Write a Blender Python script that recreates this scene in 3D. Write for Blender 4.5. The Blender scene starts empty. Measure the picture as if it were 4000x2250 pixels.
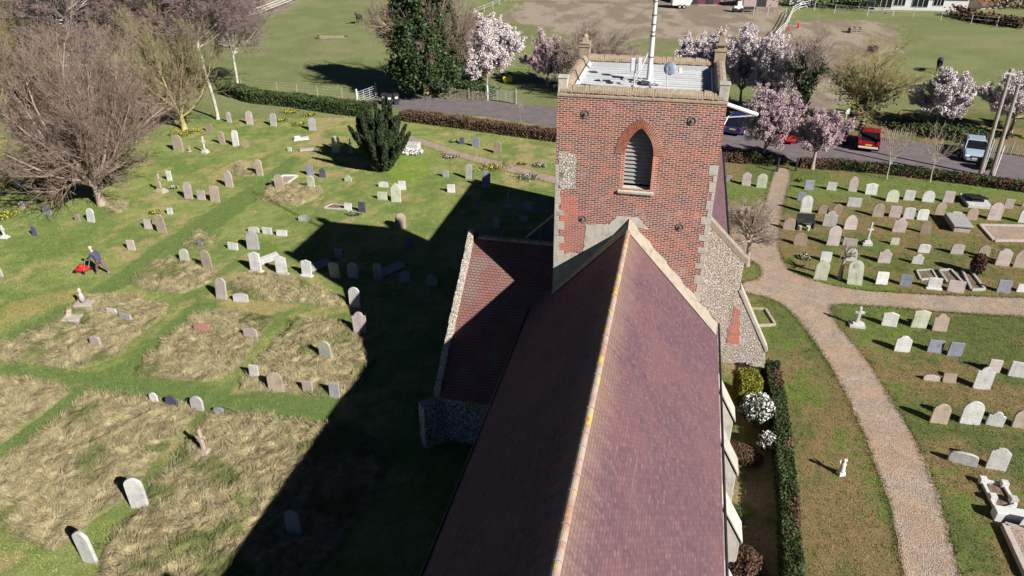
import bpy, math, random
import numpy as np
from mathutils import Vector, Matrix
R = math.radians
sc = bpy.context.scene
COL = sc.collection
# ------------------------------------------------------------------ camera, sky, sun, exposure
CAM_H, PITCH, ROLL, FPX = 20.0, R(30.1), R(-0.6), 2760.0
fw = np.array([0, math.cos(PITCH), -math.sin(PITCH)]); ri0 = np.array([1., 0, 0]); up0 = np.cross(ri0, fw)
RI = ri0*math.cos(ROLL)+up0*math.sin(ROLL); UP = -ri0*math.sin(ROLL)+up0*math.cos(ROLL)
cam = bpy.data.cameras.new('camera'); cam.sensor_width = 36; cam.lens = 36*FPX/4000; cam.clip_end = 2000; cam.clip_start = .1
cob = bpy.data.objects.new('camera', cam); COL.objects.link(cob)
M = Matrix(((RI[0], UP[0], -fw[0], 0), (RI[1], UP[1], -fw[1], 0), (RI[2], UP[2], -fw[2], CAM_H), (0, 0, 0, 1)))
cob.matrix_world = M; sc.camera = cob
SUN_AZ, SUN_EL = R(134), R(33)
w = bpy.data.worlds.new('World'); sc.world = w; w.use_nodes = True
nt = w.node_tree; sky = nt.nodes.new('ShaderNodeTexSky'); sky.sky_type = 'NISHITA'; sky.sun_disc = False
sky.air_density = .3; sky.dust_density = .05; sky.ozone_density = 4.0; sky.altitude = 2000; sky.sun_elevation = SUN_EL; sky.sun_rotation = SUN_AZ
nt.links.new(sky.outputs[0], nt.nodes['Background'].inputs[0]); nt.nodes['Background'].inputs[1].default_value = 0.05
sl = bpy.data.lights.new('sun', 'SUN'); sl.energy = 5.0; sl.angle = R(.5); sl.color = (1, .96, .89)
so = bpy.data.objects.new('sun', sl); COL.objects.link(so)
sd = Vector((math.sin(SUN_AZ)*math.cos(SUN_EL), math.cos(SUN_AZ)*math.cos(SUN_EL), math.sin(SUN_EL)))
so.rotation_mode = 'QUATERNION'; so.rotation_quaternion = sd.to_track_quat('Z', 'Y'); so.location = (30, -30, 40)
sc.view_settings.view_transform = 'Standard'; sc.view_settings.look = 'None'; sc.view_settings.gamma = 1
sc.view_settings.exposure = 0.68
sc.cycles.max_bounces = 4; sc.cycles.diffuse_bounces = 1; sc.cycles.glossy_bounces = 2; sc.cycles.transparent_max_bounces = 8

# ------------------------------------------------------------------ helpers
CP = np.array([0, 0, CAM_H])
def atp(x, y, z=0.0):                     # photograph pixel (4000 wide) -> point at height z
    d = fw*FPX+RI*(x-2000)-UP*(y-1125); t = (z-CAM_H)/d[2]; return Vector(CP+d*t)
def at(x, y, z=0.0): return atp(x*1.553, y*1.553, z)
def proj(p):
    d = np.array(p)-CP; k = d@fw; return 2000+FPX*(d@RI)/k, 1125-FPX*(d@UP)/k
def height_to(p, ypx, lean=(0, 0)):       # height above p whose picture reaches row ypx (4000 scale)
    lo, hi = 0, 30
    for _ in range(30):
        m = (lo+hi)/2
        if proj((p[0]+lean[0]*m, p[1]+lean[1]*m, p[2]+m))[1] > ypx: lo = m
        else: hi = m
    return lo
CA = R(13.5); RV = Vector((math.cos(CA), -math.sin(CA), 0)); NV = Vector((math.sin(CA), math.cos(CA), 0))
rnd = random.Random(7); nr = np.random.default_rng(5)

class MB:
    def __init__(s): s.v = []; s.f = []
    def add(s, vs, fs):
        o = len(s.v); s.v += [tuple(v) for v in vs]; s.f += [tuple(i+o for i in f) for f in fs]; return s
    def box(s, c, d, rz=0, rx=0, ry=0, top=1.0):
        h = [x/2 for x in d]; vs = []
        m = Matrix.Rotation(rz, 3, 'Z') @ Matrix.Rotation(ry, 3, 'Y') @ Matrix.Rotation(rx, 3, 'X')
        for z in (-1, 1):
            k = top if z > 0 else 1
            for x, y in ((-1, -1), (1, -1), (1, 1), (-1, 1)): vs.append(m @ Vector((x*h[0]*k, y*h[1]*k, z*h[2]))+Vector(c))
        return s.add(vs, [(3, 2, 1, 0), (4, 5, 6, 7), (0, 1, 5, 4), (1, 2, 6, 5), (2, 3, 7, 6), (3, 0, 4, 7)])
    def ext(s, poly, a, b, ax='y', m=None):   # extrude a 2-D outline between a and b along an axis
        n = len(poly); vs = []
        for t in (a, b):
            for p in poly:
                v = (p[0], t, p[1]) if ax == 'y' else ((t, p[0], p[1]) if ax == 'x' else (p[0], p[1], t))
                vs.append(m @ Vector(v) if m else v)
        return s.add(vs, [tuple(range(n)), tuple(range(2*n-1, n-1, -1))]+[(i, i+n, (i+1) % n+n, (i+1) % n) for i in range(n)])
    def tube(s, a, b, r0, r1=None, n=6, cap=True):
        r1 = r0 if r1 is None else r1; a = Vector(a); b = Vector(b); d = (b-a).normalized()
        u = d.orthogonal().normalized(); w_ = d.cross(u); vs = []
        for p, r in ((a, r0), (b, r1)):
            for i in range(n):
                t = 2*math.pi*i/n; vs.append(p+u*math.cos(t)*r+w_*math.sin(t)*r)
        fs = [(i, (i+1) % n, (i+1) % n+n, i+n) for i in range(n)]
        if cap: fs += [tuple(range(n-1, -1, -1)), tuple(range(n, 2*n))]
        return s.add(vs, fs)
    def path(s, pts, r, n=6):
        for a, b in zip(pts, pts[1:]): s.tube(a, b, r, r, n)
        return s
    def lathe(s, prof, n=12, c=(0, 0, 0)):
        vs = []; fs = []
        for r, z in prof:
            for i in range(n):
                t = 2*math.pi*i/n; vs.append((c[0]+r*math.cos(t), c[1]+r*math.sin(t), c[2]+z))
        for k in range(len(prof)-1):
            for i in range(n): fs.append((k*n+i, k*n+(i+1) % n, (k+1)*n+(i+1) % n, (k+1)*n+i))
        fs += [tuple(range(n-1, -1, -1)), tuple(range((len(prof)-1)*n, len(prof)*n))]
        return s.add(vs, fs)
    def ell(s, c, r, n=10, m=7, jit=0):
        prof = []
        vs = []; fs = []
        for j in range(m+1):
            ph = math.pi*j/m
            for i in range(n):
                t = 2*math.pi*i/n; k = 1+jit*(rnd.random()-.5)
                vs.append((c[0]+r[0]*math.sin(ph)*math.cos(t)*k, c[1]+r[1]*math.sin(ph)*math.sin(t)*k, c[2]-r[2]*math.cos(ph)*k))
        for j in range(m):
            for i in range(n): fs.append((j*n+i, j*n+(i+1) % n, (j+1)*n+(i+1) % n, (j+1)*n+i))
        return s.add(vs, fs)
    def loft(s, rings, close=True):
        n = len(rings[0]); vs = [p for r_ in rings for p in r_]; fs = []
        for k in range(len(rings)-1):
            for i in range(n): fs.append((k*n+i, k*n+(i+1) % n, (k+1)*n+(i+1) % n, (k+1)*n+i))
        if close: fs += [tuple(range(n-1, -1, -1)), tuple(range((len(rings)-1)*n, len(rings)*n))]
        return s.add(vs, fs)
    def off(s, o): s.v = [(a-o[0], b-o[1], c-o[2]) for a, b, c in s.v]; return s

def finish(o, name, mat, loc, rz, parent, bevel, smooth):
    COL.objects.link(o); o.location = loc; o.rotation_euler = (0, 0, rz)
    if mat: o.data.materials.append(mat)
    if parent: o.parent = parent
    if bevel:
        b = o.modifiers.new('bevel', 'BEVEL'); b.width = bevel; b.segments = 2; b.limit_method = 'ANGLE'
    if smooth: o.data.polygons.foreach_set('use_smooth', [True]*len(o.data.polygons))
    return o
def mk(name, mb, mat, loc=(0, 0, 0), rz=0, parent=None, bevel=0, smooth=False):
    me = bpy.data.meshes.new(name); me.from_pydata(mb.v, [], mb.f); me.update()
    return finish(bpy.data.objects.new(name, me), name, mat, loc, rz, parent, bevel, smooth)
def mknp(name, V, F, mat, loc=(0, 0, 0), rz=0, parent=None, smooth=False, col=None):
    V = np.asarray(V, np.float32); F = np.asarray(F, np.int32); k = F.shape[1]
    me = bpy.data.meshes.new(name); me.vertices.add(len(V)); me.vertices.foreach_set('co', V.ravel())
    me.loops.add(F.size); me.loops.foreach_set('vertex_index', F.ravel())
    me.polygons.add(len(F)); me.polygons.foreach_set('loop_start', np.arange(len(F), dtype=np.int32)*k)
    me.update(calc_edges=True)
    if col is not None:
        a = me.color_attributes.new('gcol', 'FLOAT_COLOR', 'POINT'); a.data.foreach_set('color', np.c_[col, np.ones(len(col))].astype(np.float32).ravel())
    return finish(bpy.data.objects.new(name, me), name, mat, loc, rz, parent, 0, smooth)
def tag(o, label=None, cat=None, group=None, kind=None):
    if label: o['label'] = label
    if cat: o['category'] = cat
    if group: o['group'] = group
    if kind: o['kind'] = kind
    return o
def empty(name, loc, rz=0, label=None, cat=None, group=None):
    o = bpy.data.objects.new(name, None); COL.objects.link(o); o.location = loc; o.rotation_euler = (0, 0, rz)
    o.empty_display_size = .2; return tag(o, label, cat, group)
def copy_tree(o, parent=None):
    c = o.copy(); COL.objects.link(c)
    if parent: c.parent = parent
    for ch in [x for x in o.children]: copy_tree(ch, c)
    return c

# ------------------------------------------------------------------ numpy noise
def _h(ix, iy, s): 
    n = (ix*374761393+iy*668265263+s*69069).astype(np.int64) & 0xffffffff
    n = (n ^ (n >> 13))*1274126177 & 0xffffffff
    return ((n ^ (n >> 16)) & 0xffff)/65535.
def vn(x, y, s=0):
    ix = np.floor(x).astype(np.int64); iy = np.floor(y).astype(np.int64); fx = x-ix; fy = y-iy
    fx = fx*fx*(3-2*fx); fy = fy*fy*(3-2*fy)
    return (_h(ix, iy, s)*(1-fx)+_h(ix+1, iy, s)*fx)*(1-fy)+(_h(ix, iy+1, s)*(1-fx)+_h(ix+1, iy+1, s)*fx)*fy
def fbm(x, y, s=0, o=4):
    t = 0; a = .5; tot = 0
    for i in range(o): t = t+a*vn(x*2**i+i*17.3, y*2**i, s+i); tot += a; a *= .5
    return t/tot
def inpoly(x, y, poly):
    c = np.zeros(x.shape, bool); n = len(poly)
    for i in range(n):
        x0, y0 = poly[i][:2]; x1, y1 = poly[(i+1) % n][:2]
        if y0 == y1: continue
        c ^= ((y0 > y) != (y1 > y)) & (x < (x1-x0)*(y-y0)/(y1-y0)+x0)
    return c
def P(*pts): return [at(*p)[:2] for p in pts]

# ------------------------------------------------------------------ materials
class Mt:
    def __init__(s, name, rough=.85, spec=.3):
        s.m = bpy.data.materials.new(name); s.m.use_nodes = True; s.t = s.m.node_tree; s.b = s.t.nodes['Principled BSDF']
        s.b.inputs['Roughness'].default_value = rough; s.b.inputs['Specular IOR Level'].default_value = spec
        s.tc = s.t.nodes.new('ShaderNodeTexCoord').outputs['Object']
    def n(s, ty, ins=None, **kw):
        nd = s.t.nodes.new('ShaderNode'+ty)
        for k, v in kw.items(): setattr(nd, k, v)
        for k, v in (ins or {}).items():
            i = nd.inputs[k]
            if hasattr(v, 'is_linked') or isinstance(v, bpy.types.NodeSocket): s.t.links.new(v, i)
            else: i.default_value = v
        return nd
    def noise(s, scale, detail=4, vec=None, rough=.55): return s.n('TexNoise', {'Scale': scale, 'Detail': detail, 'Roughness': rough, 'Vector': vec or s.tc}).outputs['Fac']
    def ramp(s, f, stops, interp='LINEAR'):
        r = s.n('ValToRGB', {'Fac': f}); e = r.color_ramp.elements; r.color_ramp.interpolation = interp
        while len(e) < len(stops): e.new(.5)
        for el, (p, c) in zip(e, stops): el.position = p; el.color = (*c, 1) if len(c) == 3 else c
        return r.outputs['Color']
    def g(s, f, a, b): return s.n('MapRange', {'Value': f, 'From Min': a, 'From Max': b}).outputs[0]
    def mix(s, f, a, b, mode='MIX'):
        nd = s.n('Mix', data_type='RGBA', blend_type=mode)
        for k, v in ((0, f), (6, a), (7, b)):
            if isinstance(v, bpy.types.NodeSocket): s.t.links.new(v, nd.inputs[k])
            else: nd.inputs[k].default_value = v if k == 0 else (*v, 1)
        return nd.outputs[2]
    def math(s, op, a, b=0): 
        nd = s.n('Math', operation=op)
        for i, v in enumerate((a, b)):
            if isinstance(v, bpy.types.NodeSocket): s.t.links.new(v, nd.inputs[i])
            else: nd.inputs[i].default_value = v
        return nd.outputs[0]
    def out(s, col, bump=None, dist=.02, strength=1.0):
        if isinstance(col, bpy.types.NodeSocket): s.t.links.new(col, s.b.inputs['Base Color'])
        else: s.b.inputs['Base Color'].default_value = (*col, 1)
        if bump is not None:
            b = s.n('Bump', {'Height': bump, 'Distance': dist, 'Strength': strength}); s.t.links.new(b.outputs[0], s.b.inputs['Normal'])
        return s.m
    def uv(s, su=1, sv=1):     # (x+y, z): one mapping for axis-aligned walls
        x = s.n('SeparateXYZ', {0: s.tc}); u = s.math('ADD', x.outputs[0], x.outputs[1])
        return s.n('CombineXYZ', {0: u, 1: x.outputs[2]}).outputs[0]
def plain(name, c, rough=.6, spec=.4, metal=0, var=.15, scale=3):
    m = Mt(name, rough, spec); m.b.inputs['Metallic'].default_value = metal
    f = m.noise(scale); a = tuple(x*(1-var) for x in c); b = tuple(min(1, x*(1+var)) for x in c)
    return m.out(m.ramp(f, [(.3, a), (.7, b)]))
def m_gcol(name, amt=.5, scale=22, bump=.03, hue=((.82, .9, .8), (1.15, 1.1, 1.1))):
    m = Mt(name, .95, .1); a = m.n('Attribute', attribute_name='gcol').outputs['Color']
    f = m.noise(scale, 6, rough=.7); f2 = m.noise(scale*.17, 5, rough=.65)
    c = m.mix(1, a, m.ramp(f, [(.25, (1-amt,)*3), (.75, (1+amt*.7,)*3)]), 'MULTIPLY')
    c = m.mix(1, c, m.ramp(f2, [(.3, hue[0]), (.7, hue[1])]), 'MULTIPLY')
    return m.out(c, f, bump)
def m_brick(name, cols, mortar, noise_cols=True, wash=.35):
    m = Mt(name, .9, .2); uv = m.uv(); uv = m.n('VectorMath', {0: uv, 1: m.n('VectorMath', {0: m.n('TexNoise', {'Vector': uv, 'Scale': 2.2, 'Detail': 3}).outputs['Color'], 1: (.05, .05, 0)}, operation='MULTIPLY').outputs[0]}, operation='ADD').outputs[0]
    br = m.n('TexBrick', {'Vector': uv, 'Scale': 1.0, 'Mortar Size': .013, 'Mortar Smooth': .3, 'Bias': 0, 'Brick Width': .225, 'Row Height': .072, 'Color1': (0, 0, 0, 1), 'Color2': (1, 1, 1, 1), 'Mortar': (.5, .5, .5, 1)})
    k = br.outputs['Color']
    c = m.ramp(k, cols)
    f1 = m.noise(.9, 5, uv); f2 = m.noise(3.5, 5, uv, .7)
    c = m.mix(m.g(f1, .38, .56), c, m.mix(1, c, (1.5, 1.05, .72), 'MULTIPLY'))
    c = m.mix(m.g(f2, .60, .70), c, m.mix(.5, c, (.38, .28, .26)))
    mm = m.mix(m.noise(2), mortar, tuple(x*1.25 for x in mortar))
    c = m.mix(m.math('MULTIPLY', m.g(m.noise(2.1, 7, m.n('Mapping', {'Vector': uv, 'Location': (7, 5, 0), 'Scale': (.6, 1.4, 1)}).outputs[0], .7), .50, .62), .6), c, (.13, .07, .07))
    c = m.mix(br.outputs['Fac'], c, mm)
    f3 = m.noise(1.3, 6, uv, .75)
    c = m.mix(m.math('MULTIPLY', m.g(f3, .57, .68), wash*1.2), c, (.55, .48, .45))
    h = m.math('ADD', m.math('MULTIPLY', br.outputs['Fac'], -1), m.math('MULTIPLY', m.noise(40), .5))
    return m.out(c, h, .012)
MAT = {}
MAT['brick'] = m_brick('old_red_brick', [(0, (.105, .042, .045)), (.3, (.25, .072, .05)), (.6, (.31, .105, .07)), (.8, (.15, .06, .058)), (1, (.075, .048, .055))], (.52, .43, .38))
MAT['brick_new'] = m_brick('repaired_red_brick', [(0, (.36, .12, .09)), (.5, (.42, .15, .12)), (1, (.33, .12, .11))], (.46, .33, .29), wash=.1)
MAT['brick_arch'] = m_brick('orange_arch_brick', [(0, (.42, .13, .06)), (.5, (.5, .18, .09)), (1, (.36, .12, .08))], (.6, .5, .45), wash=.05)
def m_flint(name, a, b, c, joint, scale=7, warm=(.5, .45, .33)):
    m = Mt(name, .85, .3); v = m.n('TexVoronoi', {'Vector': m.tc, 'Scale': scale, 'Randomness': 1.0})
    e = m.n('TexVoronoi', {'Vector': m.tc, 'Scale': scale}, feature='DISTANCE_TO_EDGE').outputs['Distance']
    x = m.n('SeparateColor', {0: v.outputs['Color']}).outputs[0]
    col = m.ramp(x, [(0, a), (.4, b), (.7, c), (1, a)])
    col = m.mix(m.g(m.noise(.8), .4, .6), col, m.mix(.55, col, warm))
    col = m.mix(m.g(e, .12, .03), col, joint)
    return m.out(col, m.math('ADD', m.math('MINIMUM', e, .15), m.math('MULTIPLY', m.noise(30), .05)), .12)
MAT['flint'] = m_flint('flint_rubble', (.60, .53, .47), (.42, .35, .30), (.70, .66, .64), (.24, .20, .17), 11)
MAT['flint_side'] = m_flint('flint_side', (.5, .46, .42), (.3, .27, .25), (.6, .57, .54), (.12, .1, .1), 6)
def m_stone(name, c, dark=.55, lichen=(.5, .46, .2), la=.25, lines=0.0, sc=1.0):
    m = Mt(name, .88, .2); rn = m.n('ObjectInfo').outputs['Random']
    off = m.n('VectorMath', {0: m.tc, 1: m.n('CombineXYZ', {0: m.math('MULTIPLY', rn, 37), 1: m.math('MULTIPLY', rn, 71), 2: 0}).outputs[0]}, operation='ADD').outputs[0]
    f = m.noise(3*sc, 6, off, .65); g = m.noise(9*sc, 5, off, .7)
    col = m.ramp(f, [(.25, tuple(x*dark for x in c)), (.45, c), (.75, tuple(min(.86, x*1.12) for x in c))])
    col = m.mix(m.math('MULTIPLY', m.g(g, .55, .68), la), col, lichen)
    z = m.n('SeparateXYZ', {0: m.tc}).outputs[2]
    stv = m.n('Mapping', {'Vector': off, 'Scale': (7, 7, .6)}).outputs[0]
    col = m.mix(m.math('MULTIPLY', m.g(m.noise(1, 4, stv), .5, .7), .35), col, tuple(x*.5 for x in c))
    col = m.mix(1, col, m.ramp(rn, [(0, (.82, .82, .82)), (1, (1.08, 1.08, 1.08))]), 'MULTIPLY')
    if lines:
        wv = m.n('TexWave', {'Vector': off, 'Scale': 3.0, 'Distortion': 1.5, 'Detail': 4, 'Detail Scale': 6.0}, bands_direction='Z').outputs['Fac']
        zz = m.math('MULTIPLY', m.math('MULTIPLY', m.g(z, .25, .35), m.g(z, .75, .65)), lines)
        col = m.mix(m.math('MULTIPLY', zz, m.g(wv, .5, .8)), col, tuple(x*.45 for x in c))
    return m.out(col, g, .015)
MAT['limestone'] = m_stone('pale_limestone', (.50, .46, .40), .6)
MAT['white_render'] = m_stone('lime_render', (.52, .48, .42), .6, (.33, .28, .2), .3, sc=.6)
MAT['tan_coping'] = m_stone('tan_brick_coping', (.34, .265, .19), .45, (.5, .46, .4), .5, sc=1.6)
MAT['cement'] = m_stone('cement_fillet', (.33, .28, .22), .5, (.45, .42, .37), .5, sc=1.3)
ST = dict(w=('white', (.60, .59, .57)), g=('grey', (.40, .39, .38)), t=('sandy tan', (.42, .34, .27)), p=('pinkish', (.46, .39, .37)), n=('greenish', (.47, .49, .38)),
          s=('dark slate', (.09, .09, .13)), b=('brown', (.33, .25, .19)), r=('red', (.42, .19, .15)), u=('blue-grey', (.24, .25, .31)))
for k, (nm, c) in ST.items(): MAT['st_'+k] = m_stone('stone_'+nm.replace(' ', '_').replace('-', '_'), c, .64 if k in 'wgp' else .52, (.38, .37, .25), .12 if k in 'sr' else .5, 0 if k in 'sb' else .3)
m = Mt('plain_tile_roof', .85, .12); xyz = m.n('SeparateXYZ', {0: m.tc})
uvr = m.n('CombineXYZ', {0: xyz.outputs[1], 1: m.math('MULTIPLY', xyz.outputs[2], 1.35)}).outputs[0]
br = m.n('TexBrick', {'Vector': uvr, 'Scale': 1.0, 'Mortar Size': .008, 'Mortar Smooth': .4, 'Brick Width': .165, 'Row Height': .1, 'Color1': (0, 0, 0, 1), 'Color2': (1, 1, 1, 1), 'Mortar': (.3, .3, .3, 1)})
c = m.ramp(br.outputs['Color'], [(0, (.115, .072, .085)), (.45, (.160, .084, .100)), (.8, (.172, .092, .116)), (1, (.195, .125, .130))])
f = m.noise(.8, 10, uvr, .82); c = m.mix(m.g(f, .42, .60), c, m.mix(.5, c, (.125, .088, .105))); c = m.mix(1, c, m.ramp(m.noise(6, 8, m.n('Mapping', {'Vector': m.tc, 'Scale': (1, .7, 1)}).outputs[0], .8), [(.3, (.74, .74, .74)), (.7, (1.14, 1.08, 1.07))]), 'MULTIPLY')
c = m.mix(m.math('MULTIPLY', m.g(m.noise(.35, 4, m.n('Mapping', {'Vector': m.tc, 'Location': (9, 3, 1)}).outputs[0]), .5, .68), .4), c, (.22, .11, .10))
stk = m.n('Mapping', {'Vector': uvr, 'Scale': (3.5, .45, 1)}).outputs[0]
zr = m.g(xyz.outputs[2], 8.0, 9.0); lf = m.math('ADD', m.math('MULTIPLY', zr, .42), m.math('MULTIPLY', m.noise(2.2, 6, stk, .75), .75))
c = m.mix(m.math('MULTIPLY', m.g(lf, .5, .8), .75), c, (.28, .19, .145))
c = m.mix(m.math('MULTIPLY', m.g(m.noise(9, 6, uvr, .75), .58, .70), .45), c, (.33, .26, .25))
c = m.mix(m.math('MULTIPLY', br.outputs['Fac'], .45), c, (.12, .07, .075))
MAT['tile'] = m.out(c, m.math('ADD', m.math('MULTIPLY', br.outputs['Fac'], -1), m.math('MULTIPLY', m.noise(14), 1.2)), .009)
m = Mt('transept_tiles', .8, .25); xyz = m.n('SeparateXYZ', {0: m.tc})
uvr = m.n('CombineXYZ', {0: xyz.outputs[0], 1: m.math('MULTIPLY', xyz.outputs[2], 1.5)}).outputs[0]
br = m.n('TexBrick', {'Vector': uvr, 'Scale': 1.0, 'Mortar Size': .012, 'Mortar Smooth': .3, 'Brick Width': .165, 'Row Height': .11, 'Color1': (0, 0, 0, 1), 'Color2': (1, 1, 1, 1), 'Mortar': (.3, .3, .3, 1)})
c = m.ramp(br.outputs['Color'], [(0, (.22, .10, .085)), (.5, (.27, .125, .105)), (1, (.20, .11, .10))])
c = m.mix(m.g(m.noise(1.2, 5), .48, .62), c, m.mix(.6, c, (.24, .20, .18))); c = m.mix(br.outputs['Fac'], c, (.09, .05, .045))
MAT['tile2'] = m.out(c, m.math('MULTIPLY', br.outputs['Fac'], -1), .02)
m = Mt('ridge_tiles', .8, .2); c = m.ramp(m.noise(1.3, 5), [(.3, (.36, .17, .12)), (.45, (.38, .25, .20)), (.6, (.42, .34, .30)), (.75, (.36, .17, .12))])
c = m.mix(m.g(m.noise(3.1, 4, m.n('Mapping', {'Vector': m.tc, 'Location': (4, 4, 4)}).outputs[0]), .57, .63), c, (.56, .42, .06)); MAT['ridge'] = m.out(c, m.noise(20), .01)
m = Mt('lead_sheet', .6, .4); c = m.ramp(m.noise(1.5, 6, m.n('Mapping', {'Vector': m.tc, 'Scale': (.5, 3, 1)}).outputs[0]), [(.3, (.40, .41, .43)), (.7, (.58, .59, .60))]); MAT['lead'] = m.out(c, m.noise(8), .01)
MAT['lawn'] = m_gcol('lawn_ground', .55, 17, .06, ((.72, .84, .72), (1.28, 1.15, 1.2)))
MAT['blade'] = m_gcol('grass_blades', .25, 9, .0)
MAT['dry'] = m_gcol('dry_grass', .5, 17, .06, ((.8, .85, .85), (1.12, 1.08, 1.0)))
m = Mt('gravel', .95, .1); v = m.n('TexVoronoi', {'Vector': m.tc, 'Scale': 26}); x = m.n('SeparateColor', {0: v.outputs['Color']}).outputs[0]
c = m.ramp(x, [(0, (.20, .155, .12)), (.35, (.37, .295, .24)), (.7, (.48, .41, .35)), (1, (.30, .235, .195))])
c = m.mix(m.math('MULTIPLY', m.g(m.noise(.45, 5), .42, .6), .6), c, m.mix(.5, c, (.45, .27, .15))); c = m.mix(m.math('MULTIPLY', m.g(m.noise(.7, 4, m.n('Mapping', {'Vector': m.tc, 'Location': (31, 3, 1)}).outputs[0]), .5, .65), .3), c, m.mix(.5, c, (.46, .27, .22)))
c = m.mix(1, c, m.ramp(m.noise(1.1, 7, None, .7), [(.3, (.74, .76, .74)), (.7, (1.15, 1.12, 1.08))]), 'MULTIPLY'); MAT['gravel'] = m.out(c, v.outputs['Distance'], .02)
m = Mt('asphalt', .9, .2); c = m.ramp(m.noise(1.1, 6, None, .7), [(.3, (.115, .092, .10)), (.7, (.20, .165, .175))]); c = m.mix(m.math('MULTIPLY', m.g(m.noise(60, 2), .5, .75), .4), c, (.35, .31, .31))
MAT['asphalt'] = m.out(c, m.noise(50), .01)
MAT['bark'] = plain('bark_grey_brown', (.34, .27, .22), .9, .1, scale=6)
MAT['twig'] = plain('twigs_brown', (.29, .215, .175), .9, .1)
MAT['twig_purple'] = plain('twigs_purple_brown', (.25, .185, .175), .9, .1)
MAT['birch'] = plain('birch_bark', (.48, .45, .40), .8, .2, var=.3, scale=5)
MAT['olive'] = plain('lichened_olive_bark', (.37, .325, .15), .9, .1, var=.3, scale=2)
MAT['olive_grey'] = plain('olive_grey_twigs', (.31, .265, .155), .9, .1, var=.25, scale=1)
MAT['turf'] = plain('turf', (.13, .15, .05), .95, .1, var=.4, scale=6)
MAT['blos_w'] = plain('white_pink_blossom', (.78, .68, .69), .8, .2, var=.12)
MAT['blos_p'] = plain('pink_blossom', (.74, .62, .63), .8, .2, var=.2)
MAT['blos_d'] = plain('purple_pink_blossom', (.60, .44, .48), .8, .2, var=.25)
MAT['ivy'] = plain('ivy_leaf', (.045, .075, .025), .6, .4, var=.4)
MAT['yew'] = plain('yew_needles', (.035, .05, .022), .8, .2, var=.45, scale=2)
MAT['hedge'] = plain('hedge_leaf', (.055, .08, .028), .8, .2, var=.5, scale=1.5)
MAT['hedge_brown'] = plain('hedge_brown_twigs', (.13, .08, .055), .9, .1, var=.4, scale=1.5)
MAT['gold'] = plain('golden_conifer', (.20, .20, .03), .8, .2, var=.3, scale=4)
MAT['flower_w'] = plain('white_petals', (.66, .65, .62), .7, .2, var=.04)
MAT['flower_y'] = plain('yellow_petals', (.75, .60, .04), .7, .2, var=.1)
MAT['soil'] = plain('soil_litter', (.17, .13, .09), .95, .1, var=.5, scale=9)
MAT['white'] = plain('white_paint', (.66, .66, .66), .45, .5, var=.04)
MAT['metal'] = plain('galvanised_metal', (.55, .57, .6), .45, .5, .3, .1)
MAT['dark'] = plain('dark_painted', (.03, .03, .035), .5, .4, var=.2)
MAT['wood'] = plain('weathered_wood', (.30, .25, .20), .9, .1, var=.3, scale=6)
MAT['pole'] = plain('pole_wood', (.36, .31, .27), .9, .1, var=.2, scale=6)
MAT['louvre'] = plain('painted_louvre', (.27, .27, .27), .7, .3, var=.1)
MAT['iron'] = plain('rusty_iron', (.19, .14, .125), .8, .3, var=.3, scale=9)
MAT['rubber'] = plain('tyre_rubber', (.02, .02, .02), .8, .2)
MAT['glass'] = plain('tinted_glass', (.012, .014, .018), .08, .6, var=.05)
MAT['plate_y'] = plain('yellow_plate', (.7, .52, .04), .5, .3, var=.02)
MAT['plate_w'] = plain('white_plate', (.8, .8, .78), .5, .3, var=.02)
MAT['lamp_r'] = plain('red_lamp_lens', (.5, .02, .02), .2, .6, var=.05)
MAT['lamp_w'] = plain('clear_lamp_lens', (.75, .77, .8), .15, .6, var=.05)
MAT['yellow'] = plain('yellow_plastic', (.75, .58, .03), .5, .4)
MAT['blue'] = plain('blue_plastic', (.03, .2, .6), .5, .4)
MAT['skin'] = plain('skin', (.55, .36, .28), .6, .3, var=.05)
MAT['navy'] = plain('navy_cloth', (.065, .07, .13), .9, .1, var=.2)
MAT['maroon'] = plain('maroon_grey_trousers', (.20, .11, .14), .9, .1, var=.3)
MAT['red'] = plain('red_plastic', (.55, .03, .03), .35, .5, var=.08)
MAT['horse_b'] = plain('dark_bay_coat', (.05, .035, .032), .7, .3, var=.3)
MAT['horse_r'] = plain('navy_rug', (.05, .055, .085), .9, .1, var=.2)
MAT['slate_roof'] = plain('dark_slate_roof', (.08, .085, .11), .7, .3, var=.2, scale=4)
MAT['shed'] = plain('maroon_shed_boards', (.13, .05, .06), .85, .2, var=.25, scale=4)
MAT['shed_g'] = plain('grey_shed_boards', (.36, .28, .28), .85, .2, var=.2, scale=4)
def paint(name, c): 
    m = plain(name, c, .3, .5, 0, .03); m.node_tree.nodes['Principled BSDF'].inputs['Coat Weight'].default_value = .5; return m

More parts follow.
